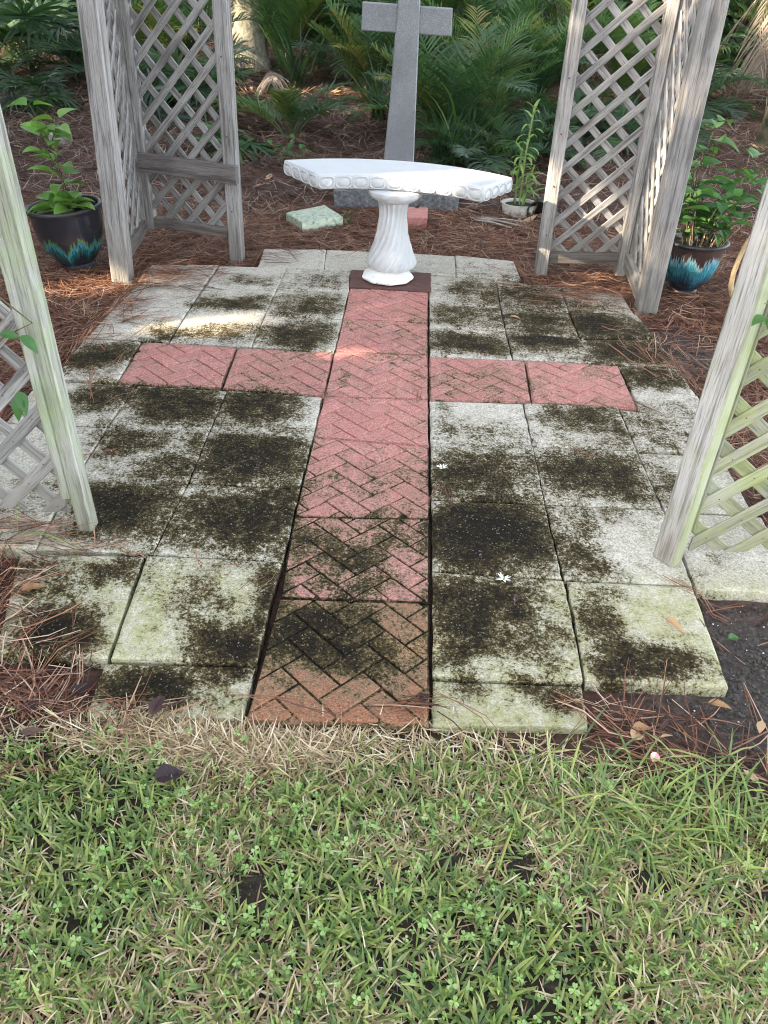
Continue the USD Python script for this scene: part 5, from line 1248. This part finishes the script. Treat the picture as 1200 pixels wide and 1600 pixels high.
for i, (x, y) in enumerate(HEDGE):
    hx, hy, hz = G(x, y)
    t = thing('hedge_tree', 'dense hedge tree ' + HPLACE[i], 'tree', (hx, hy, hz), 0, 'hedge trees beside the lawn')
    obj('trunk', trunk_mesh(4.0, .15, .06, 25 + i, rough=.08), M['bark'], t, smooth=60)
    v, f = crown_mesh(78 + i, 7600, lob2, .20)
    c = v.reshape(-1, 6, 3).mean(1) + [hx, hy, hz]
    keep = np.ones(len(c), bool)
    for g, rad in GAPS:
        d = c - np.array(g); al = d @ tos
        keep &= np.linalg.norm(d - al[:, None] * tos, axis=1) > rad + .07
    q = np.arange(len(c))[keep]
    nf = len(f) // len(c)
    fk = np.repeat(keep[:, None], 6, 1).ravel()[f].all(1)
    remap = np.cumsum(np.repeat(keep, 6)) - 1
    obj('crown', (v[np.repeat(keep, 6)], remap[f[fk]]), M['tree_leaf'], t)
# dense leafy mass at the very back
r = np.random.default_rng(88)
ms = []
n = 9000
x = r.uniform(-16, 16, n); y = 15.5 + r.random(n) * 3.5 + .02 * x ** 2; z = r.random(n) ** 1.3 * 3.4 + ground_z(x, y)
c = np.c_[x, y, z]; ax = r.normal(size=(n, 3)) + [0, -.3, -.4]; ax /= np.linalg.norm(ax, axis=1, keepdims=True)
Lf = .30
P = np.stack([c - ax * Lf * .5, c, c + ax * Lf * .5], 1); N = np.cross(ax, r.normal(size=(n, 3))); N /= np.linalg.norm(N, axis=1, keepdims=True)
v, f = ribbons(P, Lf * .5 * np.array([.1, 1, .1])[None].repeat(n, 0), N[:, None].repeat(3, 1))
o = obj('woodland', (v, f), M['tree_leaf']); tag(o, 'dark leafy woodland closing the view behind the palms', 'woodland', kind='stuff')

# ------------------------------------------------------------------ pine straw
pv_union = __import__('shapely').union_all([Polygon(q).buffer(.01) for q in TILES.values()])
import shapely


def on_pavers(x, y, inset_=0.0):
    g = pv_union.buffer(-inset_) if inset_ else pv_union
    return shapely.contains_xy(g, x, y)


def scatter(r, n, x0, x1, y0, y1):
    return r.uniform(x0, x1, n), r.uniform(y0, y1, n)


def needles(x, y, r, L=(.10, .20), w=.0024, lift=.03, dirn=None, z0=None):
    k3 = 3
    x, y = np.repeat(x[::k3], k3), np.repeat(y[::k3], k3)
    n = len(x)
    yaw = np.repeat(r.uniform(0, 2 * np.pi, n // k3) if dirn is None else dirn + r.normal(size=n // k3) * .5, k3) + r.normal(size=n) * .09
    x = x + r.normal(size=n) * .004; y = y + r.normal(size=n) * .004
    ln = r.uniform(*L, n); bend = r.normal(size=n) * .38
    st = np.linspace(-.5, .5, 4)
    a = yaw[:, None] + bend[:, None] * st
    dx, dy = np.cos(a) * ln[:, None] / 3, np.sin(a) * ln[:, None] / 3
    X = x[:, None] + np.cumsum(dx, 1) - dx.sum(1, keepdims=True) / 2; Y = y[:, None] + np.cumsum(dy, 1) - dy.sum(1, keepdims=True) / 2
    gz = ground_z(X, Y) if z0 is None else np.full(X.shape, z0)
    gz = np.where(on_pavers(X, Y), np.maximum(gz, .003), gz)
    base = r.random(n)[:, None] * lift + .003
    Z = gz + base + st[None] * r.normal(size=(n, 1)) * lift * 1.1
    Z = np.maximum(Z, gz + .002)
    P = np.stack([X, Y, Z], -1)
    N = np.stack([-np.sin(a), np.cos(a), r.normal(size=(n, 1)) * .5 + 0 * a], -1); N /= np.linalg.norm(N, axis=-1, keepdims=True)
    return ribbons(P, w * np.array([.8, 1, 1, .5])[None] * r.uniform(.7, 1.3, (n, 1)), N)


r = np.random.default_rng(200)
near_ms, far_ms = [], []
# ring close to the patio and the two front corners
x, y = scatter(r, 150000, -2.9, 2.9, -.45, 4.6)
d = meshkit.fbm(np.c_[x * 2.2, y * 2.2, x * 0], 3, 9)
keep = ~on_pavers(x, y, -.03)
front = y < edge_of_lawn(x) + r.normal(size=len(x)) * .07
keep &= ~front
keep &= r.random(len(x)) > sandy(x, y) * .93
keep &= r.random(len(x)) < np.where((x > .55) & (y < .6), .55, 1) * np.clip(.45 + 1.3 * d, 0, 1)
keep &= ~((y < .12) & (x > -.52) & (x < .62) & (r.random(len(x)) < .9))
x, y = x[keep], y[keep]
near_ms.append(needles(x, y, r, w=.0026, lift=.022))
# straw spilling over the edges of the pavers
for cx, cy, sx_, sy_, n, hd in [(-1.18, 2.92, .16, .13, 420, .3), (-1.28, 2.45, .12, .16, 300, .6), (-1.33, 1.9, .08, .25, 260, 1.4), (1.02, 2.95, .18, .10, 330, 0), (1.24, 2.1, .08, .12, 90, 2), (-.88, .36, .05, .10, 60, .3), (-.80, .12, .09, .05, 60, 1), (-1.05, .60, .14, .05, 150, .1), (.05, .03, .2, .015, 14, 0), (.60, 0.04, .08, .03, 40, 0), (-.45, -.01, .1, .02, 25, .5), (.92, 2.7, .2, .1, 40, 0), (-.9, 3.35, .25, .08, 200, 0), (1.0, 3.28, .2, .08, 200, 0)]:
    q = r.normal(size=(n, 2)) * [sx_, sy_] + [cx, cy]
    near_ms.append(needles(q[:, 0], q[:, 1], r, w=.0027, lift=.022, dirn=hd))
o = obj('pine_straw', cat(near_ms), M['needle']); tag(o, 'red-brown pine straw heaped around the edges of the pavers', 'pine straw', kind='stuff')
# few single needles on the pavers
q = np.c_[r.uniform(-1.1, 1.1, 80), r.uniform(.05, 3.2, 80)]
o = obj('fallen_pine_needles', needles(q[:, 0], q[:, 1], r, L=(.05, .16), w=.0022, lift=.004, z0=.004), M['needle']); tag(o, 'single fallen pine needles lying on the pavers', 'pine needles', kind='stuff')
for i, (cx, cy, hd, label) in enumerate([(.245, .95, -1.3, 'spray of orange pine needles on the paver right of the red column'), (-.195, 1.60, .9, 'tuft of brown pine needles where the left crossbar meets the red column'), (1.02, 1.62, 1.8, 'small tuft of pine needles on the right end of the crossbar'), (.16, .03, -.3, 'spray of rusty pine needles at the lawn end of the red column')]):
    n = 9; q = np.c_[np.full(n, cx), np.full(n, cy)] + r.normal(size=(n, 2)) * .022
    v, f = needles(q[:, 0], q[:, 1], r, L=(.08, .17), w=.0026, lift=.008, dirn=hd, z0=.006)
    o = obj('pine_needle_tuft', (v, f), M['needle']); tag(o, label, 'pine needles')
x, y = scatter(r, 90000, -6.5, 6.5, 4.2, 12.5)
keep = r.random(len(x)) < np.clip(1.25 - (y - 4.2) / 10, .3, 1) * np.clip(.5 + 1.0 * meshkit.fbm(np.c_[x, y, x * 0], 3, 4), 0, 1)
keep &= ~((np.abs(x) < .48) & (y < 5.0))
far_ms.append(needles(x[keep], y[keep], r, L=(.12, .24), w=.0042, lift=.05))
x, y = scatter(r, 9000, -6.0, -2.9, -.4, 4.4); far_ms.append(needles(x, y, r, w=.0035)); x, y = scatter(r, 9000, 2.9, 6.0, -.4, 4.4); far_ms.append(needles(x, y, r, w=.0035))
o = obj('old_pine_straw', cat(far_ms), M['needle_old']); tag(o, 'dull brown pine straw mulch covering the ground under the palms', 'pine straw', kind='stuff')

# leaf litter lying in the straw
def litter(n, x0, x1, y0, y1, size, mtl, seed, skip_pavers=True):
    r = np.random.default_rng(seed); ms = []
    x, y = scatter(r, n, x0, x1, y0, y1)
    k = ~on_pavers(x, y) if skip_pavers else np.ones(n, bool)
    for a, b in zip(x[k], y[k]):
        l = r.uniform(*size); v, f = leaf_mesh(l, l * r.uniform(.25, .6), r.uniform(-.5, .5), r.uniform(-.3, .4), 4)
        ms.append((place(v, r.uniform(0, 6.28), r.normal() * .25, r.normal() * .4, (a, b, float(ground_z(a, b)) + r.uniform(.012, .04))), f))
    return cat(ms)


o = obj('leaf_litter', cat([litter(600, -4.5, 4.5, 4.2, 11, (.05, .13), None, 301), litter(240, -2.6, 2.6, -.1, 4.3, (.03, .075), None, 302)]), M['dead_leaf']); tag(o, 'dead brown leaves scattered in the pine straw', 'leaf litter', kind='stuff')
o = obj('pale_leaf_litter', cat([litter(240, -2.6, 0.6, 7.4, 9.6, (.06, .16), None, 303), litter(200, -4.5, 4.5, 4.2, 11, (.05, .12), None, 305), litter(30, .5, 1.6, -.2, .7, (.02, .04), None, 306)]), M['brown_leaf']); tag(o, 'pale tan leaves and bark flakes scattered on the mulch', 'leaf litter', kind='stuff')
# single fallen leaves that can be told apart
for x, y, l, w, yaw, m_, label in [(.880, .128, .055, .018, -.2, 'brown_leaf', 'tan curled leaf on the sandy soil at the right edge'), (.432, .445, .030, .018, 1.2, 'dark_leaf', 'small dark red leaf on the paver near the white flower'), (-.33, -.175, .060, .042, .4, 'dark_leaf', 'large black-brown leaf lying on the lawn at left'), (-.40, -.005, .065, .030, 1.4, 'dark_leaf', 'dark purple leaf standing in the dry grass by the left front paver'), (.180, .075, .035, .03, 2, 'dark_leaf', 'dark crumpled leaf at the lower right corner of the red column'), (.68, .045, .045, .022, .1, 'brown_leaf', 'orange-brown leaf under the right front paver edge'), (.66, .02, .035, .03, 1, 'brown_leaf', 'small square orange-brown leaf on the bare soil'), (-.60, .07, .06, .025, .9, 'dark_leaf', 'slate-dark leaf in the straw left of the front paver'), (-.70, .0, .05, .03, 2.3, 'dark_leaf', 'dark leaf in the straw at the lower left edge'), (.83, .37, .060, .022, -.9, 'brown_leaf', 'brown leaf beside the right corner paver'), (-.835, .38, .06, .03, .5, 'brown_leaf', 'pale brown curled leaf in the straw at the left edge'), (.985, .36, .035, .022, .3, 'green_leaf', 'small green leaf on the sand below the right paver'), (.62, 2.52, .05, .014, -.1, 'brown_leaf', 'thin yellow-brown leaf on the dark far right pavers')]:
    v, f = leaf_mesh(l, w, .35, .2, 10); v[:, 2] += (meshkit.fbm(v * 70 + x * 9, 2, 3) - .5) * .3 * w; v[:, 1] *= 1 + (meshkit.fbm(v[:, [0, 0, 0]] * 160 + y, 2, 5) - .5) * .5
    onp = bool(on_pavers(np.array([x]), np.array([y]))[0]); z = .004 if onp else float(ground_z(x, y)) + .018
    o = thing('fallen_leaf', label, 'leaf', (x, y, z + (.02 if y < 0 else 0)), yaw)
    obj('blade', (place(v, 0, .05, .2, (-l / 2, 0, .004)), f), M[m_], o)
    v, f = tube([(-l / 2 - .012, 0, .002), (-l / 2 + .004, 0, .004)], .0008, 4); obj('stalk', (v, f), M['stem'], o)
# white star flowers fallen on the pavers, a pink petal
def star(label, x, y, rr, seed):
    r = np.random.default_rng(seed); t = thing('fallen_flower', label, 'flower', (x, y, .003), r.uniform(0, 6))
    for i in range(8):
        v, f = leaf_mesh(rr * r.uniform(.8, 1.15), .006, .3, -.15, 4); obj('petal', (place(v, i * 2 * math.pi / 8 + r.normal() * .15, r.uniform(.02, .3), 0, (0, 0, .002)), f), M['petal'], t)
    v, f = tube([(0, 0, .001), (.002, 0, .012)], .0022, 6); obj('tube', (v, f), M['lily_leaf'], t)
star('white star-shaped flower on the paver next to the red column', .245, 1.095, .024, 3)
star('white star-shaped flower on the black-stained paver nearer the lawn', .403, .522, .022, 4)
v, f = leaf_mesh(.028, .022, .3, .3, 5)
o = obj('fallen_petal', (place(v, 1.0, .3, .2, (.675, -.062, float(ground_z(.68, -.06)) + .03)), f), M['pink_petal']); tag(o, 'pink petal fallen at the right edge of the lawn', 'petal')
r = np.random.default_rng(91); ms = []
for i in range(70):
    x, y = r.normal(1.0, .22), r.normal(.22, .22)
    if not on_pavers(np.array([x]), np.array([y]))[0]:
        m = trimesh.creation.icosphere(0, r.uniform(.0010, .0028)); ms.append((np.array(m.vertices) * [1, .8, .6] + [x, y, float(ground_z(x, y)) + .003], m.faces))
o = obj('shell_fragments', cat(ms), M['petal']); tag(o, 'white shell fragments in the sandy soil at right', 'shells', kind='stuff')

ms = []
x, y = np.r_[r.normal(1.05, .22, 2600), r.normal(1.42, .2, 900)], np.r_[r.normal(.2, .22, 2600), r.normal(2.3, .2, 900)]
k = (~on_pavers(x, y)) & (sandy(x, y) > .15); x, y = x[k], y[k]
for cx, cy, sx_ in ((.365, -.30, .045), (.62, -.32, .05), (.24, -.30, .045), (-.13, -.39, .04)):
    x, y = np.r_[x, r.normal(cx, sx_, 120)], np.r_[y, r.normal(cy, sx_ * .7, 120)]
for a, b in zip(x, y):
    q = r.uniform(.002, .0075) * (.45 if b < -.24 else 1); m = trimesh.creation.icosphere(0, 1.0)
    ms.append((np.array(m.vertices) * q * r.uniform(.5, 1.2, 3) + [a, b, float(ground_z(a, b)) + q * .3], m.faces))
o = obj('soil_crumbs', cat(ms), M['crumb']); tag(o, 'dark crumbly bits of soil and bark on the bare sandy ground at right', 'soil', kind='stuff')

# ------------------------------------------------------------------ lawn
def blades(x, y, r, L, w, lean, bend, z_off=0.0, tuft=1):
    if tuft > 1:
        x, y = np.repeat(x[::tuft], tuft), np.repeat(y[::tuft], tuft)
        x, y = x + r.normal(size=len(x)) * .006, y + r.normal(size=len(y)) * .006
    n = len(x)
    yaw = r.uniform(0, 2 * np.pi, n); ln = r.uniform(*L, n) * (1 if tuft < 2 else np.repeat(r.uniform(.7, 1.3, n // tuft), tuft))
    if tuft > 1:
        yaw = np.repeat(r.uniform(0, 2 * np.pi, n // tuft), tuft) + r.normal(size=n) * 1.0
    st = np.linspace(0, 1, 4)
    a = (r.uniform(*lean, n))[:, None] + (r.uniform(*bend, n))[:, None] * st   # from the vertical
    h = np.cumsum(np.sin(a) * ln[:, None] / 3, 1); v_ = np.cumsum(np.cos(a) * ln[:, None] / 3, 1)
    h -= h[:, :1]; v_ -= v_[:, :1]
    X = x[:, None] + h * np.cos(yaw)[:, None]; Y = y[:, None] + h * np.sin(yaw)[:, None]
    Z = ground_z(x, y)[:, None] + z_off + np.maximum(v_, .002)
    P = np.stack([X, Y, Z], -1)
    N = np.stack([-np.sin(yaw), np.cos(yaw), r.normal(size=n) * .35], -1); N /= np.linalg.norm(N, axis=1, keepdims=True)
    return ribbons(P, (r.uniform(*w, n))[:, None] * np.array([.75, 1, .85, .12]), N[:, None].repeat(4, 1))


r = np.random.default_rng(400)
def lawn_pts(n, x0, x1, y0, y1, jit=.05, bare=.5):
    x, y = scatter(r, n, x0, x1, y0, y1)
    f_ = meshkit.fbm(np.c_[x * 6, y * 6, x * 0], 3, 17)
    dark = np.exp(-(((x - .365) / .055) ** 2 + ((y + .30) / .05) ** 2) ** 2) + np.exp(-(((x - .62) / .06) ** 2 + ((y + .32) / .04) ** 2) ** 2) + np.exp(-(((x - .24) / .06) ** 2 + ((y + .30) / .03) ** 2) ** 2) + np.exp(-(((x + .13) / .05) ** 2 + ((y + .39) / .04) ** 2) ** 2)
    k = (y < edge_of_lawn(x) - .03 + r.normal(size=n) * jit) & (f_ > bare * .55 + r.normal(size=n) * .08) & (dark < r.uniform(.25, 1, n))
    return x[k], y[k]


# broad short blades, thin patches where the soil shows
x, y = lawn_pts(56000, -1.5, 1.8, -1.25, .05, .04, .40)
k = len(x) // 4 * 4; x, y = x[:k], y[:k]
ms = [blades(x, y, r, (.024, .050), (.0036, .0068), (.1, 1.2), (.1, 1.0), tuft=4)]
x, y = lawn_pts(26000, -5, 5, -6, -.02); k = ~((np.abs(x - .15) < 1.62) & (y > -1.22))
ms.append(blades(x[k], y[k], r, (.04, .08), (.005, .008), (.1, .8), (.2, 1.2)))
x = r.normal(.72, .16, 420); y = r.normal(-.19, .07, 420); ms.append(blades(x, y, r, (.07, .15), (.004, .006), (.2, .9), (.5, 1.3)))
o = obj('grass', cat(ms), M['grass']); tag(o, 'short broad-bladed green lawn grass in the foreground', 'grass', kind='stuff')
x, y = lawn_pts(72000, -1.5, 1.8, -1.25, .05, .06, .3)
dens = meshkit.fbm(np.c_[x * 5, y * 5, x * 0], 3, 33)
k = r.random(len(x)) < np.clip((dens - .40) * 6, .10, 1)
ms = [blades(x[k], y[k], r, (.022, .055), (.0022, .0045), (.6, 1.5), (.0, .5))]
n = 3300; x = np.where(r.random(n) < .85, r.normal(-.26, .16, n), r.uniform(-.6, .62, n)); y = edge_of_lawn(x) - .02 + r.normal(size=n) * .030; k = ~on_pavers(x, y, .035)
ms.append(blades(x[k], y[k], r, (.03, .07), (.0018, .0036), (.8, 1.6), (-.2, .5), .012))
x, y = lawn_pts(9000, -5, 5, -6, -.02); k = ~((np.abs(x - .15) < 1.62) & (y > -1.22)); ms.append(blades(x[k], y[k], r, (.03, .07), (.004, .006), (.7, 1.6), (0, .5)))
o = obj('dry_grass', cat(ms), M['dry_grass']); tag(o, 'straw-coloured dead grass between the green blades and along the paver edge', 'grass', kind='stuff')
ms = []
n = 800
x, y = lawn_pts(n * 3, -1.2, 1.5, -1.1, .02, .05, .4); cl = meshkit.fbm(np.c_[x * 3.5, y * 3.5, x * 0], 3, 71); k = r.random(len(x)) < np.clip((cl - .42) * 4, .04, 1); x, y = x[k], y[k]
th = np.linspace(0, 2 * np.pi, 8)[:-1]
for a, b in zip(x, y):
    q = r.uniform(.0038, .0068); c = np.array([a, b, float(ground_z(a, b)) + r.uniform(.022, .045)]); R_ = rot([1, 0, 0], r.normal() * .3) @ rot([0, 1, 0], r.normal() * .3) @ rot([0, 0, 1], r.uniform(0, 6.28))
    for j in range(3):
        u = j * 2.094; ca, sa = math.cos(u), math.sin(u)
        v = np.array([[0, 0, 0], [.7, -.62, .12], [1.35, -.62, .1], [1.55, -.22, 0], [1.36, 0, -.12], [1.55, .22, 0], [1.35, .62, .1], [.7, .62, .12]]) * q
        v = v @ np.array([[ca, sa, 0], [-sa, ca, 0], [0, 0, 1]]); f = np.array([[0, i, i + 1] for i in range(1, 7)])
        ms.append((v @ R_.T + c, f))
    ms.append(tube([c - [0, 0, .03], c], .0006, 3))
o = obj('clover', cat(ms), M['clover']); tag(o, 'small round pale green clover leaves dotted through the lawn', 'clover', kind='stuff')
# long pale blades by the near left post
t = thing('long_grass', 'few long pale grass blades bending over the straw by the near left post', 'grass')
for p, w in [([(-.98, .60, -.02), (-.93, .56, .05), (-.84, .53, .075), (-.75, .52, .02)], .005), ([(-1.0, .55, -.02), (-.93, .58, .14), (-.86, .60, .20), (-.78, .62, .21)], .003), ([(-1.02, .5, -.02), (-.96, .55, .10), (-.90, .58, .16)], .004), ([(-.98, .62, -.02), (-.95, .60, .14), (-.86, .60, .20)], .0025)]:
    p = np.array(p); q = np.linspace(0, len(p) - 1, 10); p = np.stack([np.interp(q, range(len(p)), p[:, k]) for k in range(3)], 1); p[1:-1] = (p[:-2] + p[1:-1] * 2 + p[2:]) / 4
    v, f = ribbons(p[None], (w * np.array([.8, 1, 1, 1, 1, .9, .8, .6, .4, .1]))[None], np.array([[[.3, 1.0, .2]] * 10]) / 1.06); obj('blade', (v, f), M['lily_leaf'], t)
# tiny green weeds in the mulch
for i, (x, y) in enumerate([(-.30, 4.15), (2.9, 5.9), (3.0, 5.2), (-2.1, 5.2), (1.9, 5.4), (-1.3, 4.9)]):
    leafy_plant(['feathery little weed in front of the cross base', 'little grassy weed on the mulch near the dark leaning trunk', 'little weed on the mulch above the teal pot bush', 'little weed on the mulch behind the far left lattice', 'little weed on the mulch behind the far right lattice', 'little weed right of the far left lattice post'][i], G(x, y), [[(0, 0, 0), (.01, 0, .05), (.02, -.01, .10)], [(0, 0, 0), (-.03, -.01, .07)]], M['green_leaf'], 40 + i, 'weed', L=.045, W=.016, per=7)
